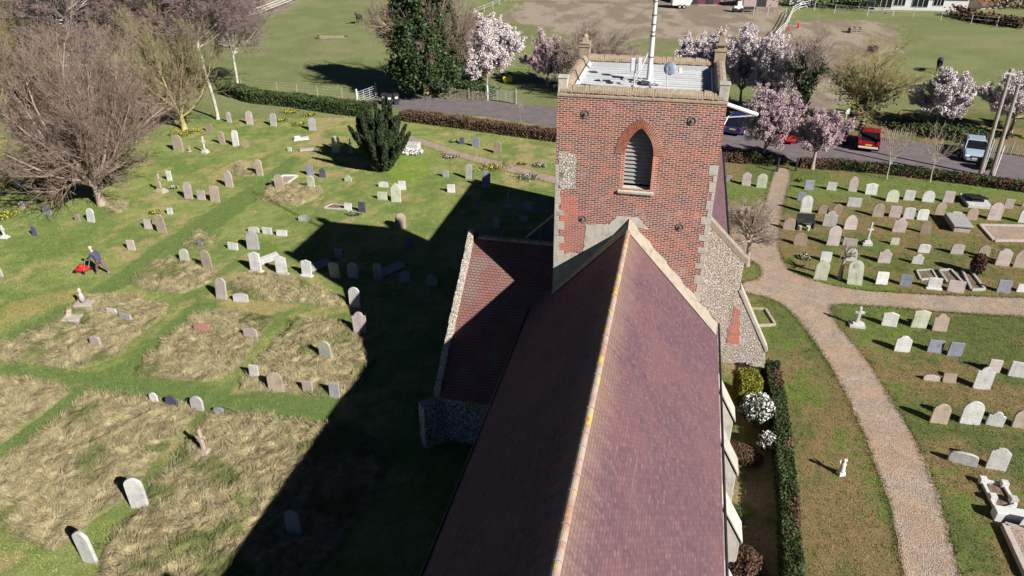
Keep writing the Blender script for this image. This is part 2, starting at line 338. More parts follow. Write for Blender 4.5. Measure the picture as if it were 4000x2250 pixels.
# ------------------------------------------------------------------ ground and zones
DRY0 = [P((150,800),(220,745),(330,742),(430,768),(420,800),(345,850),(290,905),(200,932),(30,915),(-60,905),(-60,895),(80,830)),
 P((330,935),(420,850),(500,785),(600,783),(700,800),(665,840),(640,880),(590,940),(530,968),(430,958),(340,948)),
 P((600,980),(640,920),(690,855),(740,803),(830,803),(900,835),(945,875),(950,915),(905,985),(855,1003),(720,990),(640,988)),
 P((-60,955),(60,948),(130,960),(185,985),(120,1035),(40,1095),(-60,1160)),
 P((-60,1190),(0,1155),(65,1120),(135,1062),(190,1010),(240,985),(290,985),(380,1003),(470,1013),(508,1040),(460,1090),(400,1150),(365,1210),(340,1240),(300,1270),(230,1310),(205,1345),(170,1372),(120,1392),(80,1362),(0,1345),(-60,1345)),
 P((515,1050),(560,1032),(640,1038),(740,1055),(835,1068),(900,1075),(1000,1120),(960,1230),(800,1449),(700,1560),(240,1560),(250,1449),(258,1380),(290,1330),(340,1290),(380,1215),(425,1180),(470,1110)),
 P((320,715),(350,680),(400,655),(450,648),(500,665),(545,680),(555,700),(510,725),(450,742),(380,732)),
 P((580,715),(620,690),(700,688),(760,705),(830,735),(878,760),(860,778),(760,765),(650,757),(590,745)),
 P((638,505),(665,478),(720,465),(800,468),(822,482),(790,505),(750,520),(690,514)),
 P((575,440),(600,410),(650,413),(658,438),(610,446)), P((455,618),(500,583),(545,598),(530,622),(480,632)), P((255,525),(275,500),(320,505),(330,525),(300,540)), P((595,360),(625,355),(630,372),(600,375))]
DRY = []
for p_ in DRY0:
    p_ = [Vector(q) for q in p_]; c_ = sum(p_, Vector((0, 0)))/len(p_); DRY.append([c_+(q-c_)*(1-.06/max(1, (q-c_).length)) for q in p_])
GRAVEL = P((1950,418),(1932,480),(1915,540),(1893,575),(1862,575),(1838,560),(1835,600),(1868,650),(1905,662),(1920,690),(1900,706),(1862,710),(1870,738),(1930,748),(1975,770),(2010,805),(2050,860),(2110,955),(2160,1060),(2195,1150),(2232,1250),(2255,1340),(2272,1449),(2285,1600),(2440,1600),(2415,1449),(2400,1390),(2375,1290),(2338,1180),(2290,1080),(2230,985),(2180,900),(2120,835),(2090,790),(2088,772),(2110,766),(2250,774),(2420,790),(2576,798),(2800,805),(2800,758),(2576,750),(2350,742),(2150,730),(2040,705),(1985,680),(1962,640),(1957,590),(1973,510),(1997,425))
S = 1/1.553
FOOT = P((1020,338),(1060,348),(1174,386),(1288,413),(1395,443),(1420,452),(1420,470),(1391,462),(1281,433),(1142,393),(1050,362),(1018,348))
ROAD = P((900,268),(945,245),(1000,240),(1130,246),(1400,270),(1830,316),(2000,333),(2300,356),(2600,393),(2800,420),(2800,505),(2576,472),(2400,447),(2200,415),(2000,407),(1820,392),(1400,322),(1200,291),(1040,279),(950,266))
BARE = [P((1340,-10),(1960,-10),(1975,60),(1960,110),(1780,100),(1500,100),(1380,75),(1260,45)), P((1990,55),(2120,50),(2250,62),(2260,120),(2200,160),(2140,230),(2080,330),(2000,330),(1975,200),(1960,110)),
        P((560,60),(640,48),(700,35),(740,8),(790,-12),(600,-14))]
MOWN = [P((-40,870),(0,850),(100,800),(220,740),(300,680),(420,600),(560,510),(660,450),(735,390),(755,400),(690,470),(600,540),(480,620),(380,690),(240,760),(120,820),(0,900),(-40,920)),
        P((0,915),(240,935),(330,940),(600,985),(860,1005),(830,1062),(500,1035),(260,975),(150,960),(0,945)), P((240,940),(330,900),(500,745),(560,765),(420,850),(330,935),(120,1100),(0,1150),(0,1110),(130,1010))]
def groundcol(x, y):
    jx = (fbm(x*.9, y*.9, 3)-.5)*1.4; jy = (fbm(x*.9, y*.9, 9)-.5)*1.4; xx = x+jx; yy = y+jy
    c = np.zeros(x.shape+(3,))
    a = fbm(x*.35, y*.35, 1)[..., None]; b = fbm(x*1.7, y*1.7, 2, 5)[..., None]; e = fbm(x*.12, y*.12, 31)[..., None]
    def lerp(c0, c1, t): return np.array(c0)*(1-t)+np.array(c1)*t
    def ss(v, lo, hi): t = np.clip((v-lo)/(hi-lo), 0, 1); return t*t*(3-2*t)
    lawn = lerp((.105, .145, .043), (.175, .195, .070), ss(a*.5+b*.5, .35, .65)); b2 = fbm(x*.8+5, y*.8, 12, 6)[..., None]; b3 = fbm(x*5, y*5, 14, 3)[..., None]; lawn = lerp(lawn, np.array((.27, .21, .11)), .8*ss(b2*.55+e*.25+b3*.2, .53, .63))
    right = lerp((.11, .13, .045), (.20, .150, .075), ss(a*.6+b*.4, .40, .54)); right = lerp(right, np.array((.12, .17, .04)), .85*ss(b*.5+e*.5, .55, .62))
    pad = lerp((.175, .20, .085), (.215, .235, .105), ss(a, .3, .7)); pad = lerp(pad, np.array((.27, .22, .15)), .5*ss(b*.5+e*.5, .56, .68))
    t = ss((x-4)[..., None]+3*(a-.5), 3.5, 6.5)
    c = lerp(lawn, right, t)
    # greener towards the road verge and hedge foot
    g = (x-5.2)[..., None]; c = lerp(c, np.array((.11, .16, .045)), .8*np.exp(-((g-1.0)/.9)**2)*(y < 30)[..., None])
    v = np.exp(-((y-48.5)/2.5)**2)[..., None]*(x > 5)[..., None]; c = lerp(c, np.array((.13, .19, .05)), .8*v)
    c = lerp(c, pad, ss(y[..., None]+2*(a-.5), 66, 70))
    xx, yy = x+jx*.22, y+jy*.22
    for p in MOWN: c[inpoly(xx, yy, p)] = np.array((.10, .138, .045))
    f = fbm(x*.5, y*.25, 77, 5)
    for p in BARE: 
        k = inpoly(x+jx*4, y+jy*5, p); c[k] = lerp((.26, .21, .165), (.37, .31, .25), ss(f[k][:, None], .4, .65))
    k = inpoly(xx, yy, P((960,400),(1010,385),(1075,400),(1080,440),(1040,465),(985,455))); c[k] = c[k]*.45+np.array((.15, .23, .03))*.5*(.7+.6*fbm(x[k]*2, y[k]*2, 91)[:, None])
    k = inpoly(xx, yy, P((30,760),(200,720),(215,745),(60,800),(0,820),(0,790))); c[k] = c[k]*.5+np.array((.27, .2, .09))*.5
    for p in DRY: k = inpoly(xx, yy, p); c[k] = (.20, .19, .09)
    k = inpoly(x, y, P((1815,870),(1905,870),(1950,1100),(1950,1600),(1815,1600))); c[k] = lerp((.13, .15, .05), (.26, .20, .12), ss(fbm(x[k]*1.1, y[k]*1.1, 8)[:, None], .4, .6))
    k_ = np.where(y > 68, 1.08, np.where(x > 5, 1.22, 1.55))[..., None]
    for p in DRY+BARE: k_[inpoly(xx, yy, p)] = 1.0
    return c*k_
def axis(parts):
    out = []
    for a, b, s in parts: out += list(np.arange(a, b, s))
    return np.array(out+[parts[-1][1]])
gx = axis([(-900, -200, 100), (-200, -60, 8), (-60, 60, .3), (60, 200, 6), (200, 900, 100)])
gy = axis([(-300, -20, 40), (-20, 8, 3), (8, 72, .3), (72, 160, .8), (160, 400, 20), (400, 1500, 150)])
X, Y = np.meshgrid(gx, gy); nx, ny = len(gx), len(gy)
i = np.arange(nx*ny).reshape(ny, nx); F = np.stack([i[:-1, :-1], i[:-1, 1:], i[1:, 1:], i[1:, :-1]], -1).reshape(-1, 4)
tag(mknp('ground', np.c_[X.ravel(), Y.ravel(), np.zeros(X.size)], F, MAT['lawn'], col=groundcol(X, Y).reshape(-1, 3)), kind='structure')
def densify(poly, step=.5, jit=.06):
    out = []
    for k in range(len(poly)):
        a, b = Vector(poly[k]), Vector(poly[(k+1) % len(poly)]); n = max(1, int((b-a).length/step))
        for t in range(n): 
            p = a.lerp(b, t/n); out.append((p.x+rnd.uniform(-jit, jit), p.y+rnd.uniform(-jit, jit)))
    return out
def sheet(name, poly, z, mat, jit=.06, step=.5):
    mb = MB(); q = densify(poly, step, jit); mb.add([(x, y, z) for x, y in q], [tuple(range(len(q)))])
    o = mk(name, mb, mat); return tag(o, kind='structure')
def smooth_poly(p, it=2):
    for _ in range(it):
        q = []
        for k in range(len(p)):
            a, b = Vector(p[k]), Vector(p[(k+1) % len(p)]); q += [a.lerp(b, .25), a.lerp(b, .75)]
        p = q
    return [tuple(v) for v in p]
sheet('gravel_path', smooth_poly(GRAVEL), .012, MAT['gravel']); sheet('footpath', FOOT, .012, MAT['gravel'], .03); sheet('road', ROAD, .008, MAT['asphalt'], .08)
sheet('gravel_apron', P((1828,560),(1850,570),(1862,575),(1870,655),(1858,672),(1835,660),(1820,600)), .006, MAT['gravel'])

def blades(name, px, py, h, wd, lean, per, col, mat, spread=.06, z0=0.0):
    n = len(px)*per; bx = np.repeat(px, per)+nr.normal(0, spread, n); by = np.repeat(py, per)+nr.normal(0, spread, n); H_ = np.repeat(h, per)*nr.uniform(.6, 1.2, n)
    a = nr.uniform(0, 2*np.pi, n); ux, uy = np.cos(a)*wd/2, np.sin(a)*wd/2; la = np.repeat(lean[0], per)+nr.normal(0, .5, n); ll = np.repeat(lean[1], per)*nr.uniform(.5, 1.4, n)*H_
    Z0 = np.repeat(z0, per) if np.ndim(z0) else np.full(n, z0)
    V = np.zeros((n, 4, 3)); V[:, 0] = np.c_[bx-ux, by-uy, Z0]; V[:, 1] = np.c_[bx+ux, by+uy, Z0]
    tx, ty = bx+np.cos(la)*ll, by+np.sin(la)*ll
    V[:, 2] = np.c_[tx+ux*.45, ty+uy*.45, Z0+H_]; V[:, 3] = np.c_[tx-ux*.45, ty-uy*.45, Z0+H_]
    cc = np.repeat(col, per, 0)*nr.uniform(.75, 1.25, (n, 1)); cc = np.repeat(cc, 4, 0)
    return V.reshape(-1, 3), np.arange(n*4).reshape(n, 4), cc
# mown lawn blades
xs = nr.uniform(-42, 34, 190000); ys = nr.uniform(11, 70, 190000)
keep = (np.abs(xs) < 8+ys*.78) & ~inpoly(xs, ys, [v for v in GRAVEL]) & ~inpoly(xs, ys, FOOT) & ~inpoly(xs, ys, ROAD) & (nr.uniform(0, 1, len(xs)) < np.clip(26/ys, .25, 1))
u = xs*RV.x+ys*RV.y; v_ = xs*NV.x+ys*NV.y; keep &= ~((u > -4.9) & (u < 2.4) & (v_ < 42))
for p in DRY: keep &= ~inpoly(xs, ys, p)
xs, ys = xs[keep], ys[keep]; gc = groundcol(xs, ys)*np.array((1.12, 1.2, 1.0))
V, F, CC = blades('g', xs, ys, np.full(len(xs), .055), .022, (nr.uniform(0, 6.28, len(xs)), np.full(len(xs), .6)), 4, gc, None, .1)
eg = np.array([p for q in (smooth_poly(GRAVEL), FOOT) for p in densify(q, .05, .05)]); gce = groundcol(eg[:, 0]+.4, eg[:, 1])*1.0
V2, F2, C2 = blades('e', eg[:, 0], eg[:, 1], np.full(len(eg), .10), .02, (nr.uniform(0, 6.28, len(eg)), np.full(len(eg), .8)), 5, gce, None, .07)
V = np.r_[V, V2]; F = np.r_[F, F2+len(V)-len(V2)]; CC = np.r_[CC, C2]
tag(mknp('lawn_grass', V, F, MAT['blade'], col=CC), 'short mown churchyard grass, green and brown patches between the headstones', 'grass', kind='stuff')
# tall dry grass: lumpy turf plus leaning blades
VV = []; FF = []; CCs = []; off = 0
def dryh(x, y): 
    u_ = x*.8+y*.6; w2 = -x*.6+y*.8; a = fbm(x*1.3, y*1.3, 41, 3); b = fbm(u_*2.2+a*2, w2*4.6, 43, 4); d = np.abs(fbm(u_*1.6, w2*3.4, 47, 3)-.5)
    return .015+.16*np.clip(a-.25, 0, 1)+.30*np.clip(b-.40, 0, 1)+.26*np.clip(d, 0, .14)+.13*(fbm(u_*5.5, w2*8.5, 49, 2)-.4)+.05*nr.normal(0, 1, x.shape)*.35
def drycol(x, y):
    a = fbm(x*2.2, y*2.2, 51)[..., None]; b = fbm(x*.6, y*.6, 53, 5)[..., None]
    h_ = (fbm(x*5, y*5, 57, 3)[..., None]-.5)*1.1+1; c = (np.array((.35, .295, .165))*(1-a)+np.array((.53, .445, .275))*a)*h_
    t = np.clip((b-.60)/.06, 0, 1); return c*(1-t*.75)+np.array((.16, .20, .06))*t*.75
tx, ty = [], []
for p in DRY:
    a = np.array([tuple(q) for q in p]); x0, y0 = a.min(0)-.4; x1, y1 = a.max(0)+.4; s = .10
    gx_, gy_ = np.meshgrid(np.arange(x0, x1, s), np.arange(y0, y1, s)); ins = inpoly(gx_+(fbm(gx_*1.3, gy_*1.3, 61)-.5)*.35, gy_+(fbm(gx_*1.3, gy_*1.3, 62)-.5)*.35, p)
    ms = ins.astype(float)
    for _ in range(5): ms = (ms+np.roll(ms, 1, 0)+np.roll(ms, -1, 0)+np.roll(ms, 1, 1)+np.roll(ms, -1, 1))/5
    ms = np.clip(ms*1.9-.9+.5*(fbm(gx_*2.5, gy_*2.5, 64)-.5), 0, 1)**.8*ins; z = np.where(ins, dryh(gx_, gy_)*(ms*.9+.1)-.015*(1-ms), -.03); idx = np.arange(gx_.size).reshape(gx_.shape)
    fm = (ins[:-1, :-1] | ins[1:, :-1] | ins[:-1, 1:] | ins[1:, 1:]); q = np.stack([idx[:-1, :-1], idx[:-1, 1:], idx[1:, 1:], idx[1:, :-1]], -1)[fm]
    VV.append(np.c_[gx_.ravel(), gy_.ravel(), z.ravel()]); FF.append(q+off); gcm = groundcol(gx_.ravel(), gy_.ravel())*0+np.array((.17, .19, .075)); mm_ = ms.reshape(-1, 1); CCs.append((drycol(gx_, gy_).reshape(-1, 3)*.9)*mm_+gcm*(1-mm_)); off += gx_.size
    n = int(ins.sum()*s*s*130); pr_ = (ins*(ms*.85+.15)).ravel(); k = nr.choice(len(pr_), n, p=pr_/pr_.sum())
    tx.append(gx_.ravel()[k]+nr.uniform(-s, s, n)); ty.append(gy_.ravel()[k]+nr.uniform(-s, s, n))
tx = np.concatenate(tx); ty = np.concatenate(ty); la = fbm(tx*.8, ty*.8, 71)*12+fbm(tx*3, ty*3, 72)*4
V, F, CC = blades('d', tx, ty, np.full(len(tx), .16), .017, (la, np.full(len(tx), 1.2)), 4, drycol(tx, ty), None, .05, dryh(tx, ty)-.05)
VV.append(V); FF.append(F+off); CCs.append(CC)
tag(mknp('tall_dry_grass', np.concatenate(VV), np.concatenate(FF), MAT['dry'], col=np.concatenate(CCs)), 'uncut straw-coloured tussocky grass in blocks between mown strips', 'long grass', kind='stuff')

# ------------------------------------------------------------------ church (local axes: x across, y along the building, z up)
CH0 = Vector((-1.25, 20, 0))
def chw(r, n, z=0): return RV*r+NV*n+Vector((0, 0, z))
church = empty('church', chw(-1.25, 20), -CA, 'brick-towered church with long mauve tiled roof and flint walls', 'church')
def cp(name, mb, mat, parent=None, bevel=0, smooth=False):
    mb.off(CH0); return mk(name, mb, mat, parent=parent or church, bevel=bevel, smooth=smooth)
TL, TR, TN, TF, TZ = -4.02, 1.52, 23.6, 28.8, 13.62
WC, WW, WB, WS, WT = -1.14, .48, 10.52, 11.75, 12.7     # belfry opening: centre, half width, sill, spring, apex
def arch(k, hw, spring, apex):                          # k 0..1 right spring -> apex -> left spring (pointed)
    r = ((apex-spring)**2+hw**2)/(2*hw); 
    amax = math.asin((apex-spring)/r)
    if k <= .5: a = amax*k*2; return (WC+hw-r+r*math.cos(a), spring+r*math.sin(a))
    a = amax*(1-k)*2; return (WC-hw+r-r*math.cos(a), spring+r*math.sin(a))
K = [j/16 for j in range(17)]
inner = [(WC+WW, WB)]+[arch(k, WW, WS, WT) for k in K]+[(WC-WW, WB)]
mb = MB()
def quad(y, pts): mb.add([(p[0], y, p[1]) for p in pts], [tuple(range(len(pts)))])
quad(TN, [(TL, 0), (TR, 0), (TR, WB), (TL, WB)]); quad(TN, [(TL, WB), (WC-WW, WB), (WC-WW, WS), (TL, WS)]); quad(TN, [(WC+WW, WB), (TR, WB), (TR, WS), (WC+WW, WS)])
ar = [arch(k, WW, WS, WT) for k in K]
quad(TN, [(TR, WS), (TR, TZ)]+[(p[0], TZ) for p in ar[:1]]+[ar[0]])
for a, b in zip(ar, ar[1:]): quad(TN, [a, (a[0], TZ), (b[0], TZ), b])
quad(TN, [ar[-1], (ar[-1][0], TZ), (TL, TZ), (TL, WS)])
for a, b in zip(inner, inner[1:]): mb.add([(a[0], TN, a[1]), (b[0], TN, b[1]), (b[0], TN+.42, b[1]), (a[0], TN+.42, a[1])], [(0, 1, 2, 3)])
mb.add([(TR, TN, 0), (TR, TF, 0), (TR, TF, TZ), (TR, TN, TZ), (TL, TN, 0), (TL, TF, 0), (TL, TF, TZ), (TL, TN, TZ)], [(0, 1, 2, 3), (4, 7, 6, 5), (1, 5, 6, 2)])
tower = cp('tower_wall', mb, MAT['brick'])
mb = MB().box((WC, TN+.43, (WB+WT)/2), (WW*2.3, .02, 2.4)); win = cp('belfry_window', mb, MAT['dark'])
mb = MB(); n = 15
for j in range(n):
    z = WB+.10+j*.145; hw = WW
    if z+.05 > WS:
        xs_ = [arch(k, WW, WS, WT) for k in K[:9]]; hw = max((p[0]-WC for p in xs_ if p[1] > z+.04), default=0)
    if hw < .06: continue
    mb.box((WC, TN+.36, z+.03), (hw*2, .15, .02), rx=R(48))
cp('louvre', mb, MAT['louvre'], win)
# the children of a child keep the church frame: church-frame meshes share the offset
mb = MB(); outer = lambda k: arch(k, WW+.34, WS, WT+.34)
for j in range(38):
    k0, k1 = j/38+.0045, (j+1)/38-.0045; a, b, c_, d = arch(k0, WW, WS, WT), arch(k1, WW, WS, WT), outer(k1), outer(k0)
    mb.ext([a, b, c_, d], TN-.02, TN+.03)
cp('window_arch', mb, plain('arch_orange_brick', (.33, .115, .07), .9, .1, var=.4, scale=7), win, .003)
mb = MB()
for j in range(38): mb.ext([arch(j/38, WW+.01, WS, WT+.01), arch((j+1)/38, WW+.01, WS, WT+.01), outer((j+1)/38), outer(j/38)], TN-.006, TN+.02)
cp('arch_mortar', mb, plain('pale_mortar', (.55, .46, .4), .95, .1), win)
mb = MB()
for s_ in (-1, 1):
    for j in range(17): mb.box((WC+s_*(WW+.06+.03*(j % 2)), TN-.001, WB+.05+j*.072), (.12+.06*(j % 2), .018, .06))
cp('window_jamb', mb, MAT['brick_arch'], win)
mb = MB().box((WC-.02, TN+.12, WB-.10), (1.26, .42, .10), rx=R(12)).box((WC-.02, TN+.0, WB-.19), (1.2, .06, .07)); cp('sill', mb, MAT['limestone'], win, .012)
# quoins, flint and render patches, newer brick
mb = MB(); z = 5.2; j = 0
while z < 11.0:
    h = rnd.uniform(.2, .36); wq = rnd.uniform(.22, .42) if j % 2 else rnd.uniform(.14, .26)
    mb.box((TL+wq/2-.012, TN+.1, z+h/2), (wq, .224, h-.015)); z += h; j += 1
cp('quoin', mb, MAT['limestone'], None, .01)
mb = MB(); z = 4.2; j = 0
while z < 11.3:
    h = rnd.uniform(.22, .42); wq = rnd.uniform(.2, .36) if j % 2 else rnd.uniform(.1, .2)
    mb.box((TR-wq/2+.012, TN+.1, z+h/2), (wq, .224, h-.015))
    z += h; j += 1
cp('quoin', mb, MAT['limestone'], None, .01)
def blob(pts, y, th=.03, jit=.05, step=.16):
    q = densify([Vector(p) for p in pts], step, jit); return MB().ext([(a, b) for a, b in q], y-th, y+.05)
cp('flint_patch', blob([(TL+.1, 10.3), (TL+.72, 10.35), (TL+.72, 11.62), (TL+.1, 11.7)], TN, .012, .03, .12), MAT['flint'])
cp('brick_repair', blob([(TL+.2, 7.72), (-2.9, 7.85), (-2.86, 9.0), (-3.2, 9.35), (-3.25, 10.0), (TL+.2, 10.2)], TN, .008, .02, .1), MAT['brick_new'])
RZ, RC, EZ, HW = 9.0, -1.29, 5.0, 3.62; SL = (RZ-EZ)/HW
def roofz(r): return RZ-abs(r-RC)*SL
cp('render_patch', blob([(TL+.02, roofz(TL)+.02), (TL+.03, roofz(TL)+1.5), (-3.4, 7.75), (-2.9, 7.72), (-2.85, 9.0), (-2.0, 9.05), (-1.75, 9.42), (-1.0, 9.45), (-.6, 9.0), (RC+.02, roofz(RC)+.05)], TN, .016, .03, .12), MAT['white_render'])
mb = MB()
def strip(r0, r1, hgt, th):
    n_ = 18
    for j in range(n_):
        a = r0+(r1-r0)*j/n_; b = r0+(r1-r0)*(j+1)/n_; ha = hgt*(1+.15*math.sin(j*2.1)); hb = hgt*(1+.15*math.sin((j+1)*2.1))
        mb.add([(a, TN-th, roofz(a)-.05), (b, TN-th, roofz(b)-.05), (b, TN-th, roofz(b)+hb), (a, TN-th, roofz(a)+ha), (a, TN-th-.35, roofz(a)+.045), (b, TN-th-.35, roofz(b)+.045)], [(0, 1, 2, 3), (3, 2, 5, 4)])
strip(RC, 2.3, .38, .03); strip(RC, TL, .22, .03)
cp('roof_flashing', mb, MAT['cement'])
# string course, parapet, coping, piers, pinnacles, lead roof
mb = MB()
for a, b, c_, d in ((TL-.02, TR+.02, TN-.025, TN+.1), (TL-.02, TR+.02, TF-.1, TF+.02), (TL-.02, TL+.1, TN+.1, TF-.1), (TR-.1, TR+.02, TN+.1, TF-.1)): mb.box(((a+b)/2, (c_+d)/2, TZ+.06), (b-a, d-c_, .10))
cp('string_course', mb, MAT['tan_coping'], None, .02)
par = MB(); cop = MB(); PW = .34
def cap_run(p0, p1, w_, z0, zt):
    L_ = (Vector(p1)-Vector(p0)).length; n_ = int(L_/.082); d = (Vector(p1)-Vector(p0))/n_; u_ = Vector((-d.y, d.x)).normalized()
    for j in range(n_):
        a = Vector(p0)+d*(j+.05); b = Vector(p0)+d*(j+.95); s0 = rnd.uniform(-.018, .018); rings = []
        for q in (a, b): rings.append([(q.x+u_.x*w_*math.cos(t)*.5, q.y+u_.y*w_*math.cos(t)*.5, z0+s0+(zt-z0)*max(0, math.sin(t))) for t in [math.pi*k/7 for k in range(8)]])
        cop.loft(rings)
for a, b in (((TL+.1, TN+.17), (TR-.1, TN+.17)), ((TL+.1, TF-.17), (TR-.1, TF-.17)), ((TL+.17, TN+.3), (TL+.17, TF-.3)), ((TR-.17, TN+.3), (TR-.17, TF-.3))):
    c_ = ((a[0]+b[0])/2, (a[1]+b[1])/2, TZ+.21); dx = abs(a[0]-b[0]) or PW; dy = abs(a[1]-b[1]) or PW
    par.box((c_[0], c_[1], TZ+.07), (dx, dy, .2)); cap_run(a, b, .40, TZ+.16, TZ+.38)
cp('parapet', par, MAT['brick']); cp('parapet_coping', cop, MAT['tan_coping'])
for x, y, h in ((TL+.17, TN+.15, .5), (TR-.15, TN+.15, .52), (TL+.2, TF-.2, .56), (TR-.2, TF-.2, .58)):
    far = y > 26; sz = .32 if not far else .42
    mb = MB().box((x, y, TZ+.12+h/2), (sz, sz, h), top=.96).box((x, y, TZ+.14+h), (sz*1.12, sz*1.12, .07))
    pier = cp('pier', mb, MAT['limestone'] if not far else MAT['tan_coping'], None, .015)
    if far:
        q_ = .72 if x < 0 else 1.05; mb = MB().box((x, y, TZ+h+.2*q_), (.28, .28, .22*q_), top=.9).box((x, y, TZ+h+.34*q_), (.42, .42, .08)).box((x, y, TZ+h+.5*q_), (.24, .24, .28*q_), top=.8).ell((x, y, TZ+h+.68*q_), (.11, .11, .09))
        cp('pinnacle', mb, MAT['tan_coping'], pier, .015)
mb = MB().box((-1.25, 26.2, TZ-.12), (5.0, 4.7, .1)); 
for j in range(15): y = TN+.5+j*.31; mb.tube((TL+.36, y, TZ-.05), (TR-.36, y, TZ-.05), .028, n=6)
mb.box((TL+.42, 26.2, TZ+.02), (.16, 4.5, .22), ry=R(35)).box((-1.25, TF-.42, TZ+.02), (5.0, .14, .2)).box((TR-.40, 26.2, TZ+.02), (.12, 4.5, .2))
cp('lead_roof', mb, MAT['lead'])
for x, z in ((-3.04, 13.08), (.49, 13.05), (-2.97, 9.2), (.51, 9.2)):
    mb = MB()
    for rr, yy in ((.15, .03),):
        prof = [(rr, 0), (rr, yy*.8), (rr*.9, yy), (rr*.72, yy), (rr*.66, .008), (.0, .006)]; t = MB().lathe(prof, 20); mb.add([(x+a, TN-c, z+b) for a, b, c in t.v], t.f)
    t = MB().lathe([(.05, .02), (.05, .07), (.03, .09)], 6); mb.add([(x+a, TN-c, z+b) for a, b, c in t.v], t.f)
    cp('tie_plate', mb, MAT['iron'], smooth=False)
# main roof
def slope_slab(mb, r0, z0, r1, z1, n0, n1, th=.11):
    N_ = 30
    ns = [n0+(n1-n0)*j/N_ for j in range(N_+1)]; d = Vector((r1-r0, 0, z1-z0)).normalized(); nn = Vector((-d.z, 0, d.x)) if (r1 < r0) == (d.z > 0) else Vector((d.z, 0, -d.x))
    if nn.z < 0: nn = -nn
    M_ = 14; vs = []; 
    for j, y in enumerate(ns):
        for k in range(M_+1):
            t = k/M_; wv = .022*math.sin(y*.9+t*3)*math.sin(t*math.pi)+.012*math.sin(y*2.3+t*7)*math.sin(t*math.pi)
            vs.append((r0+(r1-r0)*t+nn.x*wv, y, z0+(z1-z0)*t+nn.z*wv))
    W_ = M_+1; fs = [(j*W_+k, j*W_+k+1, (j+1)*W_+k+1, (j+1)*W_+k) for j in range(N_) for k in range(M_)]
    mb.add(vs, fs)
    e = [(r1, n0, z1), (r1, n1, z1), (r1-nn.x*th, n1, z1-nn.z*th), (r1-nn.x*th, n0, z1-nn.z*th)]; mb.add(e, [(0, 1, 2, 3)])
    for y in (n0, n1): mb.add([(r0, y, z0), (r1, y, z1), (r1-nn.x*th, y, z1-nn.z*th), (r0, y, z0-th*1.3)], [(0, 1, 2, 3)])
    mb.add([(r0, n0, z0-th*1.3), (r1-nn.x*th, n0, z1-nn.z*th), (r1-nn.x*th, n1, z1-nn.z*th), (r0, n1, z0-th*1.3)], [(0, 1, 2, 3)])
mb = MB(); slope_slab(mb, RC, RZ, RC+HW+.03, EZ-.03, 4.6, 24.35)
roof = cp('main_roof', mb, MAT['tile']); mb = MB(); slope_slab(mb, RC, RZ, RC-HW-.03, EZ-.03, 4.6, 24.35); cp('main_roof', mb, MAT['tile'])
mb = MB(); y = 4.7
while y < 23.5:
    t = [math.pi*k/8 for k in range(9)]; z_ = rnd.uniform(-.006, .006)
    mb.loft([[(RC+.10*math.cos(a)*sc_, yy, RZ-.04+z_+.105*math.sin(a)*sc_) for a in t] for yy, sc_ in ((y, 1.0), (y+.43, .97))]); y += .45
cp('ridge_tile', mb, MAT['ridge'], roof)
mb = MB(); mb.tube((RC+HW+.1, 4.7, EZ-.07), (RC+HW+.1, 24.3, EZ-.07), .04, n=8).tube((RC-HW-.1, 4.7, EZ-.07), (RC-HW-.1, 24.3, EZ-.07), .04, n=8)
cp('gutter', mb, MAT['dark'], smooth=True)
mb = MB().box((RC, 14.2, 2.4), (6.8, 19.8, 4.8)); cp('main_wall', mb, MAT['flint_side'])
for y in (22.95, 20.0, 17.0, 14.0, 9.5):
    r0 = RC+3.4; mb = MB().ext([(r0-.1, -.1), (3.42, -.1), (3.38, 1.62), (r0-.1, 4.15)], y-.38, y+.38)
    b_ = cp('buttress', mb, MAT['white_render'], None, .02); mb = MB()
    mb.ext([(3.46, 1.6), (3.46, 1.72), (r0-.06, 4.36), (r0-.06, 4.18)], y-.42, y+.42); cp('weathering', mb, MAT['limestone'], b_, .015)
# higher east end, behind the camera's foot of frame
mb = MB(); slope_slab(mb, RC, 10.5, RC+4.6, 5.6, -9, 4.5); cp('east_roof', mb, MAT['tile']); mb = MB(); slope_slab(mb, RC, 10.5, RC-4.6, 5.6, -9, 4.5); cp('east_roof', mb, MAT['tile'])
cp('east_wall', MB().ext([(RC-4.4, 0), (RC+4.4, 0), (RC+4.4, 5.6), (RC, 10.3), (RC-4.4, 5.6)], -8.9, 4.35), MAT['flint_side'])
# rear nave
RZ2, E2, H2 = 10.1, 6.25, 4.01
mb = MB(); slope_slab(mb, RC, RZ2, RC+H2, E2, 29.1, 41.0); cp('nave_roof', mb, MAT['tile']); mb = MB(); slope_slab(mb, RC, RZ2, RC-H2, E2, 29.1, 41.0); cp('nave_roof', mb, MAT['tile'])
cp('nave_wall', MB().box((RC, 34.9, 3.0), (7.7, 11.6, 6.0)), MAT['flint'])
gb = [(RC-4.75, 0), (RC+4.78, 0), (RC+4.82, 5.45), (RC, 10.15), (RC-4.8, 5.45)]
cp('gable_wall', MB().ext(gb, 28.82, 29.25), MAT['flint'], None, .02)
cp('gable_wall', MB().ext([(RC-3.95, 0), (RC+3.95, 0), (RC+4.0, 6.25), (RC, 10.15), (RC-4.0, 6.25)], 40.9, 41.3), MAT['flint'], None, .02)
for s_ in (-1, 1):
    for yy in (29.03,): mb = MB(); mb.ext([(RC+s_*0.0, 10.42), (RC+s_*4.98, 5.52), (RC+s_*4.98, 5.36), (RC+s_*4.80, 5.36), (RC, 10.14)], yy-.22, yy+.22); cp('gable_coping', mb, MAT['cement'], None, .015)
mb = MB().ext([(3.3, -.1), (5.32, -.1), (5.12, .9), (3.56, 3.95), (3.3, 3.95)], 28.812, 29.35); bt = cp('buttress', mb, MAT['flint'], None, .03)
